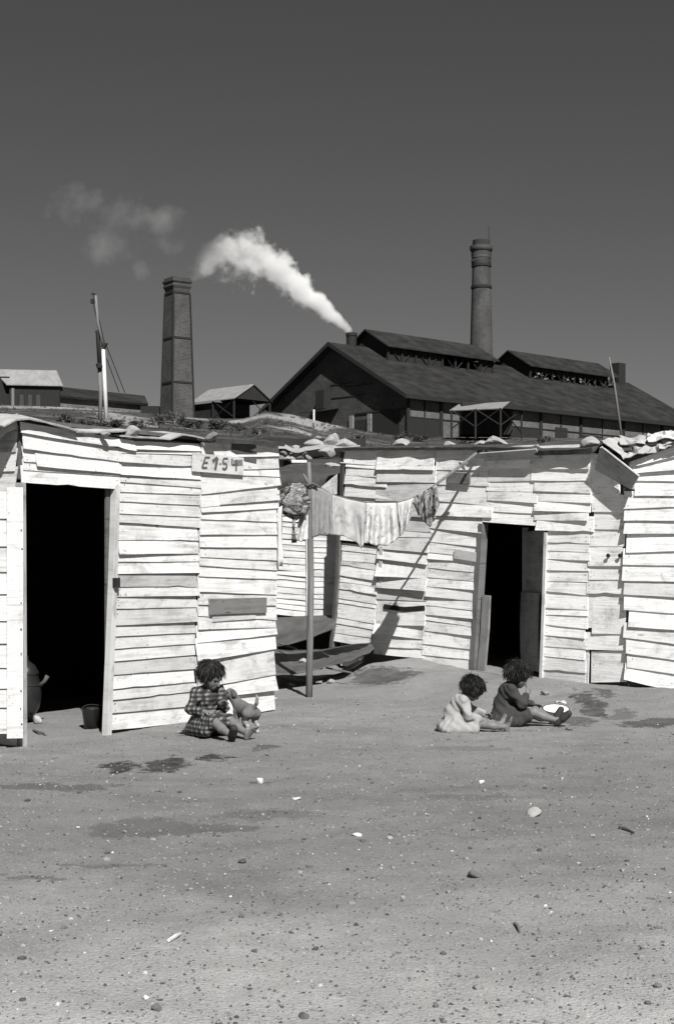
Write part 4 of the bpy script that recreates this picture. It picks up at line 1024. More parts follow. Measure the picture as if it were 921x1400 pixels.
    if shoes:
        for side in shoes:
            S=SDF(lo,hi,.005); an=n(J['an'+side]); tt=n(J['toe'+side]); tt=tt/np.linalg.norm(tt); uu=n(J.get('fup'+side,(-.2,0,1))); uu=uu-tt*(uu@tt); uu/=np.linalg.norm(uu)
            S.cap(an-tt*.02*s-uu*.016*s,an+tt*.06*s-uu*.018*s,.027*s,.026*s,.012); S.cap(an+tt*.05*s-uu*.019*s,an+tt*.112*s-uu*.018*s,.033*s,.028*s,.012); S.cap(an,an-uu*.02*s,.028*s,.026*s,.01)
            S.f=np.maximum(S.f,0) if False else S.f
            sdf_object('shoe',S,M['shoe'],origin,d,body)
    return body
def onground(px,py):
    p=hit(px,py); return Vector((p.x,p.y,gz(p.x,p.y)))
p1=onground(280,1004)
child('small child in a plaid dress sitting against the left hut, feeding a puppy',p1,(.62,-.78),dict(
  pel=(0,0,.085),chest=(.03,0,.285),neck=(.062,0,.375),head=(.098,0,.462),hrot=(.46,.38),mid=(-.022,0,0),
  shR=(.04,-.098,.335),elR=(.045,-.165,.215),wrR=(.165,-.10,.195),handR=((1,.55,.1),(0,.3,-1),.8),
  shL=(.05,.098,.335),elL=(.085,.125,.205),wrL=(.150,.045,.252),handL=((.8,.45,.35),(0,-.6,-.8),.6),
  hipR=(.03,-.062,.08),knR=(.255,-.085,.130),anR=(.495,-.085,.045),toeR=(.55,-.25,.6),
  hipL=(.03,.062,.08),knL=(.275,.055,.125),anL=(.50,.055,.05),toeL=(.6,.2,.6),
  cloth=[((.0,-.09,.05),(.20,-.12,.06),.07,.05),((.0,.09,.05),(.20,.10,.08),.07,.05),((.12,0,.10),(.25,0,.13),.07,.05),((-.08,-.03,.05),(-.06,.06,.05),.07,.07)]),
  1.0,'dress','plaid',dict(c=(-.022,0,.022),r=(.098,.092,.096),n=1500,puff=.10,len=1.2),.92,shoes=('R',),sleeve=.72)
p2=onground(622,999)
child('toddler in a pale jacket and frilled skirt sitting on the earth, head bowed',p2,(1,.06),dict(
  pel=(0,0,.065),chest=(.035,0,.205),neck=(.085,0,.275),head=(.143,-.01,.330),hrot=(.75,.35),mid=(-.035,0,0),
  shR=(.055,-.085,.245),elR=(.085,-.145,.135),wrR=(.195,-.105,.105),handR=((1,.35,.0),(0,.4,-1),.7),
  shL=(.075,.085,.245),elL=(.145,.135,.155),wrL=(.255,.075,.125),handL=((1,-.3,-.1),(0,-.4,-1),.7),
  hipR=(.02,-.055,.06),knR=(.215,-.095,.062),anR=(.395,-.07,.036),toeR=(.30,-.2,.9),
  hipL=(.02,.055,.06),knL=(.21,.10,.075),anL=(.38,.085,.04),toeL=(.3,.2,.9),
  cloth=[((-.07,-.11,.02),(.14,-.15,.02),.035,.03),((-.08,-.06,.03),(-.08,.09,.03),.06,.06),((.0,-.08,.04),(.13,-.10,.05),.07,.055),((0,.08,.04),(.13,.10,.05),.06,.05)]),
  .86,'jacket_and_skirt','lightcloth',dict(c=(-.020,0,.015),r=(.112,.108,.108),n=1500,puff=.75,len=.8),.55,sleeve=.86)
p3=onground(689,991)
child('child in a dark dress sitting beside the enamel basin, hand at the mouth',p3,(1,-.05),dict(
  pel=(0,0,.08),chest=(.03,0,.255),neck=(.07,0,.335),head=(.118,-.005,.410),hrot=(.52,-.30),mid=(-.02,0,0),
  shR=(.05,-.095,.300),elR=(.135,-.145,.185),wrR=(.185,-.085,.275),handR=((.25,.55,.75),(-.6,.6,-.3),.8),
  shL=(.055,.095,.300),elL=(.145,.135,.175),wrL=(.265,.085,.165),handL=((1,-.2,-.2),(0,-.5,-1),.6),
  hipR=(.03,-.06,.075),knR=(.235,-.085,.115),anR=(.425,-.085,.05),toeR=(.62,-.15,.55),
  hipL=(.03,.06,.075),knL=(.225,.07,.085),anL=(.40,.055,.04),toeL=(.5,.1,.8),
  cloth=[((-.06,-.09,.03),(.10,-.12,.04),.05,.045),((-.075,-.04,.04),(-.07,.08,.04),.06,.06),((.02,-.07,.06),(.17,-.09,.085),.07,.06)]),
  .97,'dress','darkcloth',dict(c=(-.022,0,.020),r=(.106,.098,.102),n=1500,puff=.22,len=1.2),.6,shoes=('R','L'),sleeve=.72)
# puppy
def puppy(origin,d):
    S=SDF((-.24,-.12,-.02),(.30,.12,.40),.004); n=lambda *x:np.array(x,float)
    nz=None
    S.ell(n(.075,0,.175),n(.072,.052,.066),.03,noise=nz); S.ell(n(-.01,0,.17),n(.09,.048,.056),.04,noise=nz); S.ell(n(-.085,0,.165),n(.056,.052,.056),.03,noise=nz)
    S.cap((.10,.01,.20),(.140,.035,.262),.044,.038,.02,nz)                                  # neck
    S.ell(n(.150,.055,.285),n(.046,.046,.042),.02); S.cap((.158,.085,.276),(.166,.125,.264),.024,.018,.012)
    S.ell(n(.168,.141,.268),n(.010,.009,.008),.003)
    for e in (-1,1):
        S.cap((.146+e*.036,.05-e*.01,.312),(.144+e*.052,.050,.274),.015,.017,.008); 
        S.cap((.085,e*.036,.15),(.080,e*.036,.085),.027,.019,.015); S.cap((.080,e*.036,.085),(.090,e*.036,.018),.017,.014,.008); S.cap((.088,e*.036,.014),(.112,e*.037,.011),.015,.012,.006)
        S.cap((-.09,e*.038,.15),(-.060,e*.044,.095),.042,.024,.015); S.cap((-.060,e*.044,.095),(-.112,e*.044,.062),.021,.014,.01); S.cap((-.112,e*.044,.062),(-.104,e*.044,.016),.014,.013,.006); S.cap((-.108,e*.044,.013),(-.075,e*.046,.011),.015,.012,.006)
    for a,b,ra,rb in (((-.13,0,.195),(-.155,-.01,.235),.015,.013),((-.155,-.01,.235),(-.140,-.022,.275),.013,.011),((-.140,-.022,.275),(-.115,-.03,.292),.011,.006)): S.cap(a,b,ra,rb,.008)
    def tf(V):
        t=np.ones(len(V)); t[V[:,2]<.075]=2.6; m=(V[:,2]>=.075)&(V[:,2]<.10); t[m]=1.7
        muz=(V[:,1]>.100)&(V[:,2]>.2); t[muz]=.25; ear=(abs(V[:,0]-.146)>.042)&(V[:,1]>.02)&(V[:,2]>.25); t[ear]=.6
        for e in (-1,1):
            q=np.linalg.norm(V-np.array((.155+e*.028,.09,.296)),axis=1); t[q<.009]=.08
        t[(V[:,0]<-.12)&(V[:,2]>.27)]=1.8
        return t
    return sdf_object('puppy',S,M['fur'],origin,d,tonef=tf)
pp=onground(336,1001); pup=puppy(pp,(-.50,.80)); pup.scale=(1.03,)*3; tag(pup,'tan puppy with pale paws nosing the hand of the child in plaid','dog')
# enamel basin
bq=onground(759,981); tb=thing('basin','round white enamel basin on the earth at the feet of the child in dark dress','basin',bq); b=Vector(bq)
mb=MB(); mb.lathe(b,[(0,.006),(.058,.006),(.064,.0),(.07,.008),(.095,.055),(.103,.066),(.112,.069),(.112,.066),(.101,.062),(.092,.052),(.066,.012),(0,.010)],40); mb.build('bowl',M['enamel'],tb,True)
mb=MB(); mb.tube([b+Vector((.112*math.cos(a),.112*math.sin(a),.068)) for a in np.linspace(0,2*math.pi,41)],.0035,6,cap=False); mb.build('rim',M['steel'],tb,True)
tb.rotation_euler=(math.radians(13),0,0); tb.location.z+=.012
q=onground(766,972)+Vector((0,.03,.055))
mb=MB(); mb.grid([[q+Vector((-.045+.03*i+.008*math.sin(j*2),.03*j-.05,.012*math.sin(i*1.7+j)+.02)) for j in range(4)] for i in range(4)],thick=.004); tag(mb.build('crumpled_paper',M['whitecloth']),'scrap of white paper just behind the enamel basin','paper')

# ------------------------------------------------------------------ stones and litter in the yard
items=[('stone',(728,1116),(.048,.036,.034),'stone','largest grey stone lying alone in the right half of the yard',1.,'stone'),
 ('stone',(648,1200),(.032,.028,.026),'darkstone','small dark lump of stone in the middle of the open yard',.8,'stone'),
 ('stone',(331,1180),(.026,.02,.015),'darkstone','small dark stone below the damp patch in the yard',.6,'stone'),
 ('stone',(148,1166),(.022,.02,.012),'darkstone','small dark stone beside a white chip left of the damp patch',.8,'stone'),
 ('stone',(215,1381),(.020,.015,.014),'darkstone','dark clod at the lower edge near a white pebble',.7,'clod'),
 ('stone',(777,998),(.035,.03,.022),'darkstone','dark lump by the foot of the child in dark dress','.','stone'),
 ('stone',(745,950),(.045,.04,.035),'darkstone','rough brown stone propping the door post of the middle hut',1.3,'stone'),
 ('chip',(356,1071),(.022,.016,.030),'ash','upright white chip in the yard below the child in plaid',1.5,'chip'),
 ('chip',(405,1093),(.030,.022,.010),'ash','flat white chip right of the upright one in the yard',1.5,'chip'),
 ('chip',(488,1143),(.034,.022,.012),'ash','white paper like chip lying alone in mid yard',1.5,'chip'),
 ('chip',(657,1071),(.022,.016,.018),'ash','white chip in the yard below the seated pair',1.5,'chip'),
 ('chip',(153,1166),(.014,.01,.006),'ash','tiny white chip touching the dark stone left of the damp patch',1.5,'chip'),
 ('chip',(200,1366),(.012,.012,.010),'ash','round white pebble near the lower edge of the yard',1.6,'pebble'),
 ('chip',(745,1240),(.009,.009,.008),'ash','round white pebble in the lower right of the yard',1.6,'pebble')]
for i,(nm,(x,y),r,m_,lab,tn,ct) in enumerate(items):
    g=onground(x,y); stone('chip' if nm=='chip' else 'small_stone',(g.x,g.y,g.z+r[2]*.45),r,120+i,lab,ct,m=m_,tone=tn if not isinstance(tn,str) else 1.,rough=.35)
for (a,b_,r,lab,m_) in [((846,1133),(867,1140),.010,'short dark stick at the right of the open yard','timber'),((231,1288),(247,1279),.007,'pale splinter of wood in the lower left of the yard','palepost'),((703,1264),(710,1276),.006,'thin dark twig in the lower right of the yard','timber')]:
    A_,B_=onground(*a),onground(*b_); mb=MB(); mb.tube([A_+Vector((0,0,r)),(A_+B_)/2+Vector((.004,.0,r*1.6)),B_+Vector((0,0,r))],[r,r*1.1,r*.7],6); tag(mb.build('stick',M[m_]),lab,'stick')
# pebbles and crumbs nobody could count
mb=MB()
import bmesh
bm=bmesh.new(); bmesh.ops.create_icosphere(bm,subdivisions=1,radius=1); ico=[v.co.copy() for v in bm.verts]; icf=[tuple(v.index for v in f.verts) for f in bm.faces]; bm.free()
bm=bmesh.new(); bmesh.ops.create_icosphere(bm,subdivisions=1,radius=1); bm.free()
PHI=1.618; SM=[Vector(q).normalized() for q in ((1,0,-.5),(-.6,.8,-.5),(-.6,-.8,-.5),(.7,.7,.4),(-.9,0,.4),(.5,-.9,.3),(0,0,1))]; SMF=[(0,3,6),(3,4,6),(4,5,6),(5,0,6),(0,1,3),(1,4,3),(1,2,4),(2,5,4),(2,0,5)]
for i in range(24000):
    y=3.6+10.5*random.random()**1.35; x=random.uniform(-.30,.30)*y*1.15+random.uniform(-.3,.3)
    pq=(Vector((x,y,0))-LW.A); 
    if pq.dot(LW.n)<.02 and -.1<pq.dot(LW.u)<LW.L+.1 and random.random()<.9: continue
    if (Vector((x,y,0))-RW_A).dot(RW_n)<.03: continue
    r=.0026+.0045*random.random()**2+(.011*random.random()**2.5 if random.random()<.05 else 0)
    tn=random.choice([.35,.45,.6,.8,1,1,1.15,1.3,.3]) if random.random()<.975 else 2.2
    sx,sy,sz_=r*random.uniform(.8,1.5),r*random.uniform(.8,1.3),r*random.uniform(.5,.9); a=random.random()*6.28; ca,sa=math.cos(a),math.sin(a)
    z=gz(x,y)+sz_*.3; SH,SF=(ico,icf) if r>.007 else (SM,SMF); jit=[1+random.uniform(-.25,.25) for _ in SH]
    mb.add([(x+(p.x*sx*ca-p.y*sy*sa)*j,y+(p.x*sx*sa+p.y*sy*ca)*j,z+p.z*sz_*j) for p,j in zip(SH,jit)],SF,None,tn)
o=mb.build('gravel',simple('pebbles',.19,.3,40,.95,0)); tag(o,kind='stuff')
# ------------------------------------------------------------------ the works on the bank
def bp(px,py,Dp): return at(px,py,Dp*K)
class Frame:
    def __init__(s,o,d):
        s.o=Vector(o); d=Vector((d[0],d[1],0)).normalized(); s.l=d; s.w=Vector((-d.y,d.x,0))
    def P(s,l,w,z): return s.o+s.l*l+s.w*w+Vector((0,0,z))
    def poly(s,mb,pts,uv=None,tone=1.):
        vs=[s.P(*p) for p in pts]; mb.add(vs,[tuple(range(len(vs)))],uv or [(p[0]+p[1],p[2]) for p in pts],tone)
    def slab(s,mb,quad,th,tone=1.):
        """quad (l,w,z) x4 -> plate with thickness th downwards"""
        a=[s.P(*q) for q in quad]; dn=Vector((0,0,-th)); e=(a[1]-a[0]).length; g=(a[3]-a[0]).length
        mb.add(a+[q+dn for q in a],[(0,1,2,3),(7,6,5,4),(0,4,5,1),(1,5,6,2),(2,6,7,3),(3,7,4,0)],[(0,0),(e,0),(e,g),(0,g)]*2,tone)
    def box(s,mb,l0,l1,w0,w1,z0,z1,tone=1.):
        pts=[(l,w,z) for z in (z0,z1) for l,w in ((l0,w0),(l1,w0),(l1,w1),(l0,w1))]
        mb.add([s.P(*p) for p in pts],[(3,2,1,0),(4,5,6,7),(0,1,5,4),(1,2,6,5),(2,3,7,6),(3,0,4,7)],[(p[0]+p[1],p[2]) for p in pts],tone)
ZB=ZP
cor=bp(557,597,130); cor.z=ZB
FR=Frame(cor,(1.1,1.0))            # l along the long wall, w away from the camera along the gable
k=K; Wd=19.4*k; Le=45.7*k; ze=4.1*k; zr=9.5*k; ov=1.0*k; hw=Wd/2
works=thing('works_building','long sooty brick works with a steep roof and two raised roof vents','factory',cor)
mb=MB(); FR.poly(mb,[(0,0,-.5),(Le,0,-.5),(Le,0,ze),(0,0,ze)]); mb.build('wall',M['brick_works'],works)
mb=MB(); FR.poly(mb,[(0,Wd,-.5),(0,0,-.5),(0,0,ze),(0,hw,zr),(0,Wd,ze)]); mb.build('gable_wall',M['brick_shaded'],works)
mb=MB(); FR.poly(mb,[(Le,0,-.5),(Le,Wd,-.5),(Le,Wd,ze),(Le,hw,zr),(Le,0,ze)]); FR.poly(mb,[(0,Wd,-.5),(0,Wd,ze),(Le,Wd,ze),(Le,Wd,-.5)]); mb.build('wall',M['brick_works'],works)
sl=(zr-ze)/hw; ow=.8*k
for sgn in (0,1):
    mb=MB(); n=24
    q=[(-ov,-ow,ze-ow*sl),(Le+ov,-ow,ze-ow*sl),(Le+ov,hw,zr),(-ov,hw,zr)]
    if sgn: q=[(-ov,Wd+ow,ze-ow*sl),(-ov,hw,zr),(Le+ov,hw,zr),(Le+ov,Wd+ow,ze-ow*sl)]
    FR.slab(mb,[(a,b,c+.35) for a,b,c in q],.28); mb.build('roof',M['works_roof'],works)
mb=MB(); FR.box(mb,-ov,Le+ov,-ow-.12,-ow+.05,ze-ow*sl-.25,ze-ow*sl+.25); mb.build('eaves_gutter',M['steel'],works)
# barge boards on the gable
mb=MB()
for a,b in (((-ow,ze-ow*sl),(hw,zr)),((Wd+ow,ze-ow*sl),(hw,zr))):
    FR.slab(mb,[(-ov-.15,a[0],a[1]+.38),(-ov,a[0],a[1]+.38),(-ov,b[0],b[1]+.38),(-ov-.15,b[0],b[1]+.38)],.6)
mb.build('barge_board',M['steel'],works)
# posts, panels, mid rails on the long wall
posts=[0,4.36,9.3,14,18.8,25.2,32.5,39.5,45.5]
for p in posts:
    mb=MB(); FR.box(mb,p*k-.28,p*k+.28,-.22,-.003,-.4,ze-.1); mb.build('post',M['steel'],works)
M['panel']=simple('boarded_panel',.020,.25,2,.9,0,stretch=(3,3,.3))
for i,(a,b) in enumerate(zip(posts,posts[1:])):
    a=a*k+.28; b=b*k-.28
    if i in (0,1,3,5,6,7): 
        lo=.42 if i!=4 else .6
        if i in (0,3): mb=MB(); FR.box(mb,a,b,-.08,-.004,-.4,ze*.46); mb.build('boarded_panel',M['panel'],works)
        elif i in (5,6,7): 
            mb=MB(); FR.box(mb,a,a+(b-a)*.5,-.08,-.004,-.4,ze*.42); mb.build('boarded_panel',M['panel'],works)
    mb=MB(); FR.box(mb,a,b,-.12,-.006,ze*.46,ze*.46+.14); mb.build('rail',M['steel'],works)
    mb=MB(); m_=(a+b)/2; FR.box(mb,m_-.1,m_+.1,-.125,-.007,-.3,ze*.46 if i in (1,3) else ze-.2); mb.build('rail',M['steel'],works)
mb=MB(); a,b=18.8*k,25.2*k; FR.box(mb,a+(b-a)*.36,a+(b-a)*.66,-.1,-.004,-.4,ze*.55); mb.build('door',M['panel'],works)
# gable details: boarded doors, windows, bracing
mb=MB(); FR.box(mb,-.10,-.004,1.0*k,4.6*k,-.4,ze*.62); mb.build('boarded_panel',M['panel'],works)
mb=MB(); FR.box(mb,-.16,-.005,.0,7*k,ze*.64,ze*.64+.2); mb.build('rail',M['steel'],works)
for w_ in (4.9,7.4):
    mb=MB(); FR.box(mb,-.35,-.006,w_*k-.35,w_*k+.35,-.4,ze*.62,1.6); mb.build('pier',M['brick_works'],works)
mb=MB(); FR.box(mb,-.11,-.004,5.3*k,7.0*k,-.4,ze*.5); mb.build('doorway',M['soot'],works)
for (w0,w1,z) in ((6,12,6.1),(5,9,7.4),(8,11,7.9)):
    mb=MB(); FR.box(mb,-.09,-.004,w0*k*.95,w1*k*.95,z*k*.72,z*k*.72+.15); mb.build('rail',M['steel'],works)
# penthouse over a furnace door on the gable with its dark hood
hoodp=bp(436,551,133)
mb=MB(); FR.slab(mb,[(-2.2*k,9.3*k,3.1*k),(-2.2*k,12.6*k,3.1*k),(-.0,12.6*k,3.5*k),(0,9.3*k,3.5*k)],.15); mb.build('hood',M['steel'],works)
mb=MB(); FR.box(mb,-1.0*k,-.003,10.4*k,11.6*k,3.4*k,5.2*k); mb.build('duct',M['steel'],works)
# roof monitors
def monitor(l0,l1,open_end,lab):
    l0*=k;l1*=k; w=2.77*k; z0=ze+(hw-w)*sl; zee=9.86*k; zp=11.5*k; o_=.5*k
    root=bpy.data.objects.new('roof_vent',None); C.objects.link(root); root.location=cor; root.parent=works; root.matrix_parent_inverse=Matrix.Translation(cor).inverted()
    mb=MB(); s2=(zp-zee)/w
    for sg in (-1,1):
        FR.slab(mb,[(l0-o_,hw+sg*(w+o_),zee-o_*s2),(l1+o_,hw+sg*(w+o_),zee-o_*s2),(l1+o_,hw,zp),(l0-o_,hw,zp)][::1 if sg<0 else -1],.22)
    mb.build('roof',M['works_roof'],root)
    mb=MB(); FR.poly(mb,[(l0,hw-w,zee-.2),(l0,hw+w,zee-.2),(l0,hw,zp-.2)]); FR.poly(mb,[(l0,hw-w,z0),(l0,hw+w,z0),(l0,hw+w,zee-.1),(l0,hw-w,zee-.1)]); mb.build('gable',M['panel'],root)
    mb=MB(); FR.poly(mb,[(l1,hw-w,zee-.2),(l1,hw,zp-.2),(l1,hw+w,zee-.2)]); mb.build('gable',M['panel'],root)
    for sg in (-1,1):
        mb=MB()
        for j in range(9):
            l=l0+(l1-l0)*j/8; FR.box(mb,l-.13,l+.13,hw+sg*w-.13,hw+sg*w+.13,z0-.2,zee)
        for j in range(8):
            a=l0+(l1-l0)*j/8; b=l0+(l1-l0)*(j+1)/8
            mb.tube([FR.P(a,hw+sg*w,z0 if j%2 else zee-.1),FR.P(b,hw+sg*w,zee-.1 if j%2 else z0)],.09,5)
        mb.build('truss',M['steel'],root)
    mb=MB(); FR.box(mb,l0,l1,hw-w-.08,hw-w+.08,z0-.1,z0+.35); FR.box(mb,l0,l1,hw+w-.08,hw+w+.08,z0-.1,z0+.35); mb.build('curb',M['steel'],root)
    # louvre boards closing part of the side
    mb=MB(); f0=(l1-l0)
    if open_end=='far': 
        FR.box(mb,l0,l0+f0*.50,hw-w+.14,hw-w+.2,z0+.35,zee-.1); FR.box(mb,l0,l0+f0*.5,hw+w-.2,hw+w-.14,z0+.35,zee-.1); FR.box(mb,l0+f0*.86,l1,hw-w+.14,hw-w+.2,z0+.35,zee-.1)
    else:
        FR.box(mb,l0,l0+f0*.92,hw-w+.14,hw-w+.2,z0+(zee-z0)*.45,zee-.1); FR.box(mb,l0,l0+f0*.8,hw+w-.2,hw+w-.14,z0+.35,zee-.1)
        for j in range(26):
            l=l0+f0*(.04+.9*random.random()); z=z0+random.uniform(.1,.42)*(zee-z0); FR.box(mb,l,l+random.uniform(.2,.7),hw-w-.1,hw-w-.02,z,z+random.uniform(.1,.3),random.choice([2,5,9]))
    mb.build('louvre',M['panel'],root)
monitor(4.25,19.5,'far',''); monitor(25.5,40.4,'near','')
# flues
def flue(l,w,ztop,r,zb):
    mb=MB(); mb.lathe(FR.P(l*k,w*k,zb*k),[(r*k*.97,0),(r*k*.97,(ztop-zb)*k-.5),(r*k*1.08,(ztop-zb)*k-.45),(r*k*1.08,(ztop-zb)*k),(r*k*.85,(ztop-zb)*k),(r*k*.85,(ztop-zb)*k-1.5)],20); mb.build('flue',M['steel'],works,False)
flue(2.0,9.7,10.9,.52,8.6); 
mb=MB(); FR.box(mb,43.9*k,45.2*k,9.0*k,10.3*k,8.4*k,11.8*k); mb.build('flue',M['steel'],works)
# loading canopy on posts in front of the long wall
cn=bpy.data.objects.new('canopy',None); C.objects.link(cn); cn.location=cor; cn.parent=works; cn.matrix_parent_inverse=Matrix.Translation(cor).inverted()
def canopy_pt(px,py,Dp): return bp(px,py,Dp)
A_=canopy_pt(614,561,121); B_=canopy_pt(686,558,117.5); C_=canopy_pt(697,549,121); D_=canopy_pt(626,553,125); E_=canopy_pt(716,561,124.5)
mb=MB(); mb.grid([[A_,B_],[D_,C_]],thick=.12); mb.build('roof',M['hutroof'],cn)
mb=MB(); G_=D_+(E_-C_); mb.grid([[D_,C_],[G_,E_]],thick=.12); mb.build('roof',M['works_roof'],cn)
mb=MB(); mb.add([B_,E_,C_],[(0,1,2)]); mb.build('gable',M['panel'],cn)
posts_=[]
for q in (A_.lerp(B_,.04),A_.lerp(B_,.97),G_.lerp(E_,.05),G_.lerp(E_,.95),A_.lerp(B_,.5)):
    mb=MB(); mb.tube([q-Vector((0,0,.1)),Vector((q.x,q.y,ZB-1.5))],.14,6); mb.build('post',M['steel'],cn); posts_.append(q)
for a,b in ((0,4),(4,1),(1,3)):
    pa,pb=posts_[a],posts_[b]; dn=Vector((0,0,pa.z-ZB)); mb=MB()
    mb.tube([pa,pb-Vector((0,0,pb.z-ZB))],.08,5); mb.tube([pa-dn,pb],.08,5); mb.build('brace',M['steel'],cn)
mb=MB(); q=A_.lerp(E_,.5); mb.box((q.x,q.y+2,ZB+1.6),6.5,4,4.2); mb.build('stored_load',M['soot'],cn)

# chimneys
def round_chimney():
    D=165*K; s=D/F; c=bp(657.5,470,165); zz=lambda y: H-(y-HY)*s
    t=thing('round_chimney','tall round brick chimney with a ringed flared crown behind the works','chimney',(c.x,c.y,ZB))
    b=Vector((c.x,c.y,0)); R=lambda p:p*s
    mb=MB(); mb.lathe(b,[(R(17.5),ZB-1),(R(15.7),zz(485)),(R(13.2),zz(394)),(R(12.4),zz(364))],32); mb.build('shaft',M['brick'],t,True)
    for y,r in ((393,14.3),(363.5,13.6)):
        mb=MB(); mb.lathe(b,[(R(12.),zz(y+2.4)),(R(r),zz(y+1.8)),(R(r),zz(y-1.6)),(R(12),zz(y-2.4))],32); mb.build('band',M['steel'],t)
    mb=MB(); mb.lathe(b,[(R(12.4),zz(365)),(R(12.7),zz(354)),(R(13.4),zz(353.5)),(R(13.4),zz(351)),(R(13.3),zz(344.5)),(R(14.2),zz(344)),(R(15.2),zz(342.5)),(R(15.7),zz(341)),(R(15.7),zz(337)),(R(12),zz(336.6))],32); mb.build('crown',M['brick'],t)
    mb=MB(); mb.lathe(b,[(R(11.9),zz(337)),(R(11.9),zz(329)),(R(10.),zz(329)),(R(10),zz(350))],32,tone=.6); mb.build('cap',M['brick'],t)
    for y in (347.5,357.5):
        mb=MB()
        for j in range(28):
            a=j/28*6.283; mb.box(b+Vector((R(13.3)*math.cos(a),R(13.3)*math.sin(a),zz(y))),R(.9),R(.9),R(4.6),ax=(Vector((math.cos(a),math.sin(a),0)),Vector((-math.sin(a),math.cos(a),0)),Vector((0,0,1))),tone=.7)
        mb.build('dentil_ring',M['brick'],t)
    mb=MB(); mb.tube([b+Vector((R(10),0,zz(331))),b+Vector((R(10),0,zz(309)))],.06,5); mb.build('lightning_rod',M['steel'],t)
round_chimney()
def square_chimney():
    D=112*K; s=D/F; c=bp(240,568,112); c.y+=33*s*.7
    zz=lambda y: H-(y-HY)*s
    t=thing('square_chimney','tapering square brick chimney with iron bands and a stepped cap','chimney',(c.x,c.y,ZB))
    th=math.radians(35); ax=(Vector((math.cos(th),math.sin(th),0)),Vector((-math.sin(th),math.cos(th),0)))
    def ring(hwp,y): 
        r=hwp*s; z=zz(y); return [Vector((c.x,c.y,z))+ax[0]*a*r+ax[1]*b_*r for a,b_ in ((-1,-1),(1,-1),(1,1),(-1,1))]
    wid=lambda y: (34.7+(46.5-34.7)*(y-397)/(566-397))/(math.cos(th)+math.sin(th))/2
    def stack(name,prof,m_,tone=1.):
        mb=MB()
        for (a,y0),(b_,y1) in zip(prof,prof[1:]):
            r0,r1=ring(a,y0),ring(b_,y1)
            for i in range(4):
                j=(i+1)%4; w0=(r0[i]-r0[j]).length; u0=i*7
                mb.add([r0[i],r0[j],r1[j],r1[i]],[(0,1,2,3)],[(u0,r0[i].z),(u0+w0,r0[i].z),(u0+w0,r1[i].z),(u0,r1[i].z)],tone)
        a,y=prof[-1]; r=ring(a,y); mb.add(r,[(0,1,2,3)],None,tone)
        return mb.build(name,m_,t)
    stack('shaft',[(wid(590),590),(wid(397),397)],M['brick'])
    for y in (398,460,521.5):
        w=wid(y)+.9; stack('iron_band',[(w,y+1.2),(w,y-1.2)],M['steel'])
    # iron corner straps
    mb=MB(); 
    for i in range(4):
        a,b_=ring(wid(586)+.25,586)[i],ring(wid(399)+.25,399)[i]; mb.tube([a,b_],.12,5)
    mb.build('corner_strap',M['steel'],t)
    w=wid(390)
    stack('cap',[(w,397),(w+.6,392),(w+2.2,389),(w+2.2,387),(w+1.2,385),(w+3.0,382.5),(w+3.0,380),(w+1.4,379.5),(w+1.2,376.5)],M['brick'],.8)
square_chimney()
# open shed with lit roof
def shed():
    D=112; r0=bp(347,525,112); z=r0.z; fr=Frame((r0.x,r0.y,ZB),(-.717,.697)); L=5.4*K; w=2.05*K; zr_=z-ZB; zl=zr_-1.25*K
    t=thing('open_shed','open sided shed with a pale sunlit gable roof between square chimney and works','shed',(r0.x,r0.y,ZB))
    sgn=1 if fr.w.x<0 else -1    # towards the left of the picture
    mb=MB(); o_=.0
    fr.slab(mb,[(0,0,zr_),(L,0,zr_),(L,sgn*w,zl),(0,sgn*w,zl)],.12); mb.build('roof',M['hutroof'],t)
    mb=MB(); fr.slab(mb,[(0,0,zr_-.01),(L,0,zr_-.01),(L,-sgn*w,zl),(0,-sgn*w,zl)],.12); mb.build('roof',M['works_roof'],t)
    mb=MB(); fr.poly(mb,[(.15,-sgn*w,zl),(.15,sgn*w,zl),(.15,0,zr_)]); mb.build('gable',M['panel'],t)
    for l in (.3,L*.5,L-.3):
        for q in (-1,1):
            mb=MB(); fr.box(mb,l-.09,l+.09,q*w*.93-.09,q*w*.93+.09,-1.5,zl-.05); mb.build('post',M['steel'],t)
    mb=MB()
    for (a,b_) in (((.3,-sgn*w*.93,0),(.3,0,zl)),((.3,-sgn*w*.93,zl-.1),(.3,sgn*w*.1,0)),((.3,sgn*w*.93,zl-.1),(L*.5,sgn*w*.93,0)),((.3,sgn*w*.93,0),(L*.5,sgn*w*.93,zl-.1))):
        mb.tube([fr.P(*a),fr.P(*b_)],.06,5)
    mb.build('brace',M['steel'],t)
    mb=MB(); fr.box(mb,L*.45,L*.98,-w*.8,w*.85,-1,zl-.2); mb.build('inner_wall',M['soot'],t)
shed()
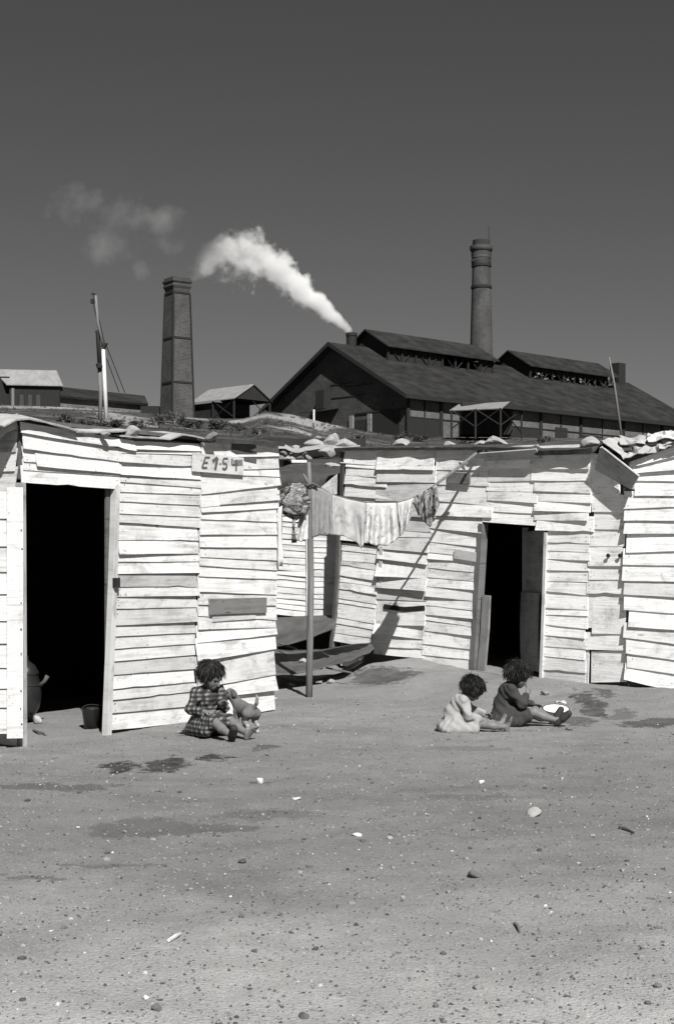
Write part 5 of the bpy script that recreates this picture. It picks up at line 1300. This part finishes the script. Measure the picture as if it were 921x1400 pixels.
# hut and long low building at the left
def lefthut():
    a=bp(12,525,106); fr=Frame((a.x,a.y,ZB),(.985,.17)); z=a.z-ZB; zr_=z+1.25*K; L=3.75*K; w=2.6*K
    t=thing('works_hut','dark timber hut with a pale lean roof at the left end of the bank','hut',(a.x,a.y,ZB))
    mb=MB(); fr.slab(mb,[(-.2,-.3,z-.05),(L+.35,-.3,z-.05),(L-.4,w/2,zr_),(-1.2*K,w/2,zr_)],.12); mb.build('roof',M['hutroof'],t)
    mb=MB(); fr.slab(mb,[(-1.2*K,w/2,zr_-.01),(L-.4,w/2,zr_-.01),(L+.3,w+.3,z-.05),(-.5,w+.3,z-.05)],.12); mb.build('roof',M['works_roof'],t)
    mb=MB(); fr.box(mb,0.1,L,.1,w,-2,z-.1); fr.poly(mb,[(.1,.1,-2),(.1,w,-2),(.1,w,z),(.1,w/2,zr_-.15),(.1,.1,z)]); fr.box(mb,-4,.1,.6,w,-2,z+.9); mb.build('wall',M['panel'],t)
    for j in range(3):
        mb=MB(); fr.box(mb,L*(.22+j*.16),L*(.30+j*.16),.02,.097,-.2,z*.62,2.2); mb.build('window',M['panel'],t)
    mb=MB(); q=hit(18,556); mb.tube([Vector((q.x,q.y,q.z-.5)),at(18,531,q.y)],.16,7); o=mb.build('fence_post',M['timber']); tag(o,'short stout post in front of the dark timber hut on the bank','post')
lefthut()
def longlow():
    t=thing('low_works_building','long low dark roofed building stretching between timber hut and square chimney','building',tuple(bp(140,560,112)))
    pts=[]
    a0,a1=bp(63,539,110),bp(203,552,118); r0_,r1_=bp(66,527,115),bp(198,541,122)
    mb=MB(); mb.grid([[a0,a1],[r0_,r1_]],thick=.25); mb.build('roof',M['works_roof'],t)
    mb=MB(); b0,b1=a0.copy(),a1.copy(); b0.y+=.9; b1.y+=.9; b0.z=b1.z=ZB-2; c0,c1=b0.copy(),b1.copy(); c0.z=a0.z; c1.z=a1.z
    mb.add([b0,b1,c1,c0],[(0,1,2,3)],[(0,0),(20,0),(20,4),(0,4)],1.2); mb.build('wall',M['brick_works'],t)
    mb=MB(); e0,e1=bp(193,545,114),bp(218,545,114); mb.box(((e0.x+e1.x)/2,e0.y+.5,ZB+.2),e1.x-e0.x,1.5,3.2); mb.build('annexe',M['panel'],t)
longlow()
# utility pole pair
q=hit(138,574)
Dp=q.y; t=thing('utility_pole','tall leaning dark pole lashed together, with guy wires, beside a white post','pole',q)
mb=MB(); mb.tube([at(137,580,Dp),at(138,540,Dp),at(136.5,505,Dp)],.16,8); mb.build('lower_pole',M['timber'],t,True)
mb=MB(); mb.tube([at(137,507,Dp),at(134,455,Dp),at(132,452,Dp)],[.17,.17,.12],8); mb.build('lashed_pole',M['steel'],t,True)
mb=MB(); mb.tube([at(142,476,Dp-.2),at(134,440,Dp-.2),at(131,404,Dp-.2)],[.09,.11,.11],8); mb.build('top_pole',M['timber'],t,True)
mb=MB(); mb.tube([at(131,404,Dp),at(127,401,Dp),at(124.5,404,Dp),at(127,408,Dp)],.09,6); mb.tube([at(127,409,Dp),at(127,415,Dp)],.16,6); mb.build('insulator',M['steel'],t)
mb=MB(); mb.tube([at(139,472,Dp-.3),at(145,471,Dp-.3),at(141,476,Dp-.3)],.22,6); mb.tube([at(135,497,Dp-.3),at(137,503,Dp-.3)],.24,6); mb.build('lashing',M['steel'],t)
mb=MB()
for a,b_,dd in (((128,404),(144,472),0),((145,471),(171,537),4),((146,490),(163,536),3),((128,415),(140,470),.1)):
    mb.tube([at(*a,Dp-.1),at(*b_,Dp+dd)],.035,4)
mb.build('guy_wire',M['steel'],t)
q=hit(146,573); mb=MB(); mb.tube([Vector((q.x,q.y,q.z-.5)),at(141.5,478,q.y)],[.19,.15],9); tag(mb.build('white_post',M['palepost'],smooth=True),'straight white post standing right against the tall leaning pole','post')
# thin mast at the right
q=hit(851,606); mb=MB(); mb.tube([Vector((q.x,q.y,q.z-.5)),at(839,525,q.y),at(832,488,q.y)],[.16,.13,.07],7); o=mb.build('mast',M['timber'],smooth=True); tag(o,'thin leaning mast standing before the long brick wall of the works','mast')
q=hit(429,575); mb=MB(); mb.tube([Vector((q.x,q.y,q.z-.5)),at(429,560,q.y)],.12,7); tag(mb.build('white_post',M['palepost']),'tiny white marker post on the bank before the gable','post')
# ------------------------------------------------------------------ bushes on the bank
def bush(px,py,w,h,seed,m_,lab,lift=0.,n=None):
    rs=random.Random(seed); q=hit(px,py+h*.35); D=q.y; s=D/F; R=w*s; Hh=h*s
    t=thing('bush',lab,'bush',q,'scrub bushes on the bank')
    mb=MB(); n=n or 750; lobes=[(rs.uniform(-.75,.75),rs.uniform(-.5,.5),rs.uniform(.15,.75),rs.uniform(.28,.5)) for _ in range(9)]
    for i in range(n):
        lx,ly,lz,lr=rs.choice(lobes); v=Vector((rs.gauss(0,1),rs.gauss(0,1),rs.gauss(0,1))).normalized()*(lr*rs.uniform(.45,1.08))
        c=q+Vector(((lx+v.x)*R,(ly+v.y)*R*.8,max(.02,(lz+v.z*.8))*Hh))
        a=Vector((rs.gauss(0,1),rs.gauss(0,1),rs.gauss(0,1))).normalized(); b_=a.cross(Vector((rs.gauss(0,1),rs.gauss(0,1),rs.gauss(0,1)))).normalized(); L=R*rs.uniform(.06,.13)
        mb.add([c-a*L,c-b_*L*.5,c+a*L,c+b_*L*.5],[(0,1,2,3)],None,rs.choice([.6,.8,1,1.2,1.6]))
    mb.build('foliage',M[m_],t)
    mb=MB()
    for j in range(5): mb.tube([q-Vector((0,0,.2)),q+Vector((rs.uniform(-.6,.6)*R,rs.uniform(-.4,.4)*R,Hh*rs.uniform(.5,.85)))],[.07,.02],5)
    mb.build('stem',M['timber'],t)
for i,b_ in enumerate([
 (10,572,16,14,'leaf','dark bush at the far left of the bank above the hut roof'),
 (91,574,14,16,'leaf','rounded dark bush left of the leaning pole above the felt roof'),
 (118,580,13,10,'leaf','low dark bush just left of the foot of the leaning pole'),
 (150,581,20,12,'leaf','wide dark bush right under the white post'),
 (186,580,11,12,'leaf','dark bush on the bank right above the rounded roof stone'),
 (214,577,13,14,'leafpale','greyer bush below the left corner of the square chimney'),
 (240,573,14,20,'leaf','tallest dark bush under the square chimney'),
 (264,581,16,14,'leaf','dark bush on the bank right of the square chimney foot'),
 (300,582,17,16,'leaf','broad dark bush below the open shed'),
 (326,586,15,12,'leafpale','greyish low bush on the bank below the shed brace'),
 (356,590,12,10,'leaf','small dark bush right over the corner of the left hut'),
 (488,600,12,9,'leafpale','low grey tuft of scrub between the stone shelter and white stone'),
 (549,598,14,13,'leaf','dark round bush below the corner of the works, left of a pair'),
 (574,600,12,11,'leaf','dark round bush below the corner of the works, right of a pair'),
 (743,602,10,12,'leaf','dark bush peeping over the middle hut roof before the works'),
 (640,606,14,6,'leafpale','low grey scrub below the loading canopy'),
]): bush(b_[0],b_[1],b_[2],b_[3],200+i,b_[4],b_[5])
# thin scrub over the bank: nobody could count the tufts
mb=MB(); rs=random.Random(5)
for i in range(2600):
    px=rs.uniform(-80,1000); y=rs.uniform(62,193); x=(px-CX)*y/F
    if y>edge_D(px)*1.0: continue
    z=gz(x,y); s=rs.uniform(.10,.28)
    for j in range(rs.randint(3,6)):
        a=rs.random()*6.28; c=Vector((x+math.cos(a)*s*.6,y+math.sin(a)*s*.6,z)); e=Vector((math.cos(a+1.5),math.sin(a+1.5),0))*s*.35
        tpt=c+Vector((rs.uniform(-.3,.3)*s,rs.uniform(-.3,.3)*s,s*rs.uniform(.5,1.1)))
        mb.add([c-e,c+e,tpt],[(0,1,2)],None,rs.choice([.6,.8,1,1.3]))
tag(mb.build('scrub',M['leafpale']),kind='stuff')

# ------------------------------------------------------------------ smoke
def smoke_main():
    D=138.3*K; s=D/F; org=at(481,455,D); Lx=271*s
    ax=Vector((-246,0,114)).normalized(); up=Vector((114,0,246)).normalized(); ay=ax.cross(up)*-1
    offs=[(0,0),(.08,7.5),(.15,13.3),(.374,26),(.553,36),(.708,31),(.81,10),(.89,-6),(1,-14)]
    rad=[(0,5.5),(.06,8),(.15,12),(.28,17),(.37,20),(.5,25),(.6,30),(.7,32),(.8,28),(.9,22),(1,14)]
    den=[(0,1.),(.2,1.),(.35,.7),(.5,.42),(.62,.28),(.74,.15),(.82,.06),(.88,0),(1,0)]
    def ip(t_,u):
        for a,b_ in zip(t_,t_[1:]):
            if u<=b_[0]: 
                f=(u-a[0])/(b_[0]-a[0]); f=f*f*(3-2*f) if t_ is not den else f
                return a[1]+(b_[1]-a[1])*f
        return t_[-1][1]
    mb=MB(); n=40; vs=[]; fs=[]; m=18
    for i in range(n+1):
        u=i/n
        for j in range(m):
            th=6.2832*j/m; r=ip(rad,u)*s*1.75
            vs.append((u*Lx, r*math.sin(th), ip(offs,u)*s+r*math.cos(th)))
    for i in range(n):
        for j in range(m): j2=(j+1)%m; fs.append((i*m+j,i*m+j2,(i+1)*m+j2,(i+1)*m+j))
    fs+=[tuple(range(m-1,-1,-1)),tuple(n*m+j for j in range(m))]
    me=bpy.data.meshes.new('smoke'); me.from_pydata(vs,[],fs); me.update()
    import bmesh
    bm=bmesh.new(); bm.from_mesh(me); bmesh.ops.recalc_face_normals(bm,faces=bm.faces); bm.to_mesh(me); bm.free()
    o=bpy.data.objects.new('smoke',me); C.objects.link(o)
    o.matrix_world=Matrix((( ax.x,ay.x,up.x,org.x),(ax.y,ay.y,up.y,org.y),(ax.z,ay.z,up.z,org.z),(0,0,0,1)))
    mm=bpy.data.materials.new('chimney_smoke'); mm.use_nodes=True; nt=mm.node_tree; nt.nodes.clear(); t=NT(nt)
    out=t.n('OutputMaterial'); pv=t.n('VolumePrincipled'); t.link(pv.outputs[0],out.inputs['Volume'])
    pv.inputs['Color'].default_value=(1,1,1,1); pv.inputs['Anisotropy'].default_value=0.0
    co=t.coord('Object')
    nz=t.n('TexNoise'); t.link(co,nz.inputs['Vector']); nz.inputs['Scale'].default_value=.36; nz.inputs['Detail'].default_value=7; nz.inputs['Roughness'].default_value=.64
    sx=t.n('SeparateXYZ'); t.link(co,sx.inputs[0])
    u=t.math('DIVIDE',sx.outputs[0],Lx)
    def curve(tab,scale):
        c=t.n('FloatCurve'); mp=c.mapping; cv=mp.curves[0]; mx=max(abs(v) for _,v in tab)
        lo=min(0,min(v for _,v in tab)); hi=max(v for _,v in tab)
        pts=[(x,(v-lo)/(hi-lo)) for x,v in tab]
        cv.points[0].location=pts[0]; cv.points[1].location=pts[-1]
        for p in pts[1:-1]: cv.points.new(*p)
        mp.update(); t.link(u,c.inputs['Value'])
        return t.math('MULTIPLY_ADD',c.outputs[0],(hi-lo)*scale,lo*scale)
    z=t.math('SUBTRACT',sx.outputs[2],curve(offs,s)); r=curve(rad,s)
    d=t.math('SQRT',t.math('ADD',t.math('MULTIPLY',z,z),t.math('MULTIPLY',sx.outputs[1],sx.outputs[1])))
    dr=t.math('DIVIDE',d,r)
    amp=t.ramp(u,(.02,1.2),(.25,3.2),(1.,4.4))
    f=t.math('SUBTRACT',1.0,dr); f=t.math('ADD',f,t.math('MULTIPLY',t.math('SUBTRACT',nz.outputs['Fac'],.5),amp))
    f=t.ramp(f,(.0,0),(.36,1))
    dens=t.math('MULTIPLY',t.math('MULTIPLY',f,curve(den,1.)),1.25)
    dens=t.math('MULTIPLY',dens,t.ramp(u,(.0,.0),(.02,1.)))
    t.link(dens,pv.inputs['Density'])
    me.materials.append(mm); tag(o,kind='stuff')
def wisps():
    D=140*K; s=D/F; c=at(150,310,D)
    import bmesh
    bm=bmesh.new(); bmesh.ops.create_icosphere(bm,subdivisions=3,radius=1)
    for v in bm.verts: v.co=Vector((v.co.x*112*s,v.co.y*22*s,v.co.z*82*s))
    me=bpy.data.meshes.new('smoke'); bm.to_mesh(me); bm.free(); o=bpy.data.objects.new('smoke',me); C.objects.link(o); o.location=c
    mm=bpy.data.materials.new('thin_smoke'); mm.use_nodes=True; nt=mm.node_tree; nt.nodes.clear(); t=NT(nt)
    out=t.n('OutputMaterial'); pv=t.n('VolumePrincipled'); t.link(pv.outputs[0],out.inputs['Volume']); pv.inputs['Color'].default_value=(1,1,1,1)
    co=t.coord('Object'); acc=None
    nz=t.n('TexNoise'); t.link(co,nz.inputs['Vector']); nz.inputs['Scale'].default_value=.20; nz.inputs['Detail'].default_value=7; nz.inputs['Roughness'].default_value=.66
    for (x,y,rx,rz,dn) in ((110,280,55,36,.62),(170,295,75,36,.50),(150,338,45,34,.45),(195,371,20,20,.8),(215,302,55,30,.42),(235,330,40,24,.3),(95,290,45,20,.4)):
        a=t.n('VectorMath',operation='SUBTRACT'); t.link(co,a.inputs[0]); a.inputs[1].default_value=((x-150)*s,0,-(y-310)*s)
        b_=t.n('VectorMath',operation='MULTIPLY'); t.link(a.outputs[0],b_.inputs[0]); b_.inputs[1].default_value=(1/(rx*s),1/(18*s),1/(rz*s))
        l=t.n('VectorMath',operation='LENGTH'); t.link(b_.outputs[0],l.inputs[0])
        f=t.math('MULTIPLY',t.ramp(l.outputs['Value'],(0.1,1),(1,0)),dn); acc=f if acc is None else t.math('MAXIMUM',acc,f)
    dens=t.math('ADD',t.math('MULTIPLY',acc,1.5),t.math('MULTIPLY',t.math('SUBTRACT',nz.outputs['Fac'],.56),3.2)); dens=t.math('MULTIPLY',t.ramp(t.math('MULTIPLY',dens,.5),(.0,0),(1.,1)),t.ramp(acc,(.0,0),(.12,1)))
    t.link(t.math('MULTIPLY',dens,.16),pv.inputs['Density']); me.materials.append(mm); tag(o,kind='stuff')
smoke_main(); wisps()

# ------------------------------------------------------------------ camera, sun, sky
sc=bpy.context.scene
cam=bpy.data.cameras.new('camera'); co=bpy.data.objects.new('camera',cam); C.objects.link(co)
co.location=(0,0,H); co.rotation_euler=(math.radians(90),0,0); cam.sensor_fit='VERTICAL'; cam.sensor_height=36; cam.sensor_width=24; cam.lens=50.0; cam.shift_y=(HY-700)/1400; cam.clip_start=.1; cam.clip_end=8000
sc.camera=co
S_=Vector((-.29,1,-1.0)).normalized()
sun=bpy.data.lights.new('sun','SUN'); sun.energy=4.2; sun.angle=math.radians(.53); sun.color=(1,.985,.96)
so=bpy.data.objects.new('sun',sun); C.objects.link(so); so.rotation_euler=S_.to_track_quat('-Z','Y').to_euler(); so.location=(0,-5,20)
el=math.asin(-S_.z); az=math.atan2(-S_.x,-S_.y)     # direction to the sun, from +Y clockwise
w=bpy.data.worlds.new('World'); sc.world=w; w.use_nodes=True; nt=w.node_tree; nt.nodes.clear(); t=NT(nt)
out=t.n('OutputWorld'); bg=t.n('Background'); sky=t.n('TexSky',sky_type='NISHITA'); sky.sun_disc=False; sky.sun_elevation=el; sky.sun_rotation=az
sky.altitude=50; sky.air_density=1.; sky.dust_density=.6; sky.ozone_density=1.5
sp=t.n('SeparateColor'); t.link(sky.outputs[0],sp.inputs[0])
v=t.math('MULTIPLY',sp.outputs[0],.47)     # panchromatic film behind a red filter
t.link(t.grey(v),bg.inputs[0]); bg.inputs[1].default_value=SKY; t.link(bg.outputs[0],out.inputs[0])
sc.view_settings.view_transform='Standard'; sc.view_settings.look='None'; sc.view_settings.exposure=EXPO; sc.view_settings.gamma=1; sc.view_settings.use_curve_mapping=False
sc.render.engine='CYCLES'; sc.cycles.max_bounces=8; sc.cycles.diffuse_bounces=3; sc.cycles.volume_bounces=6; sc.cycles.transparent_max_bounces=8
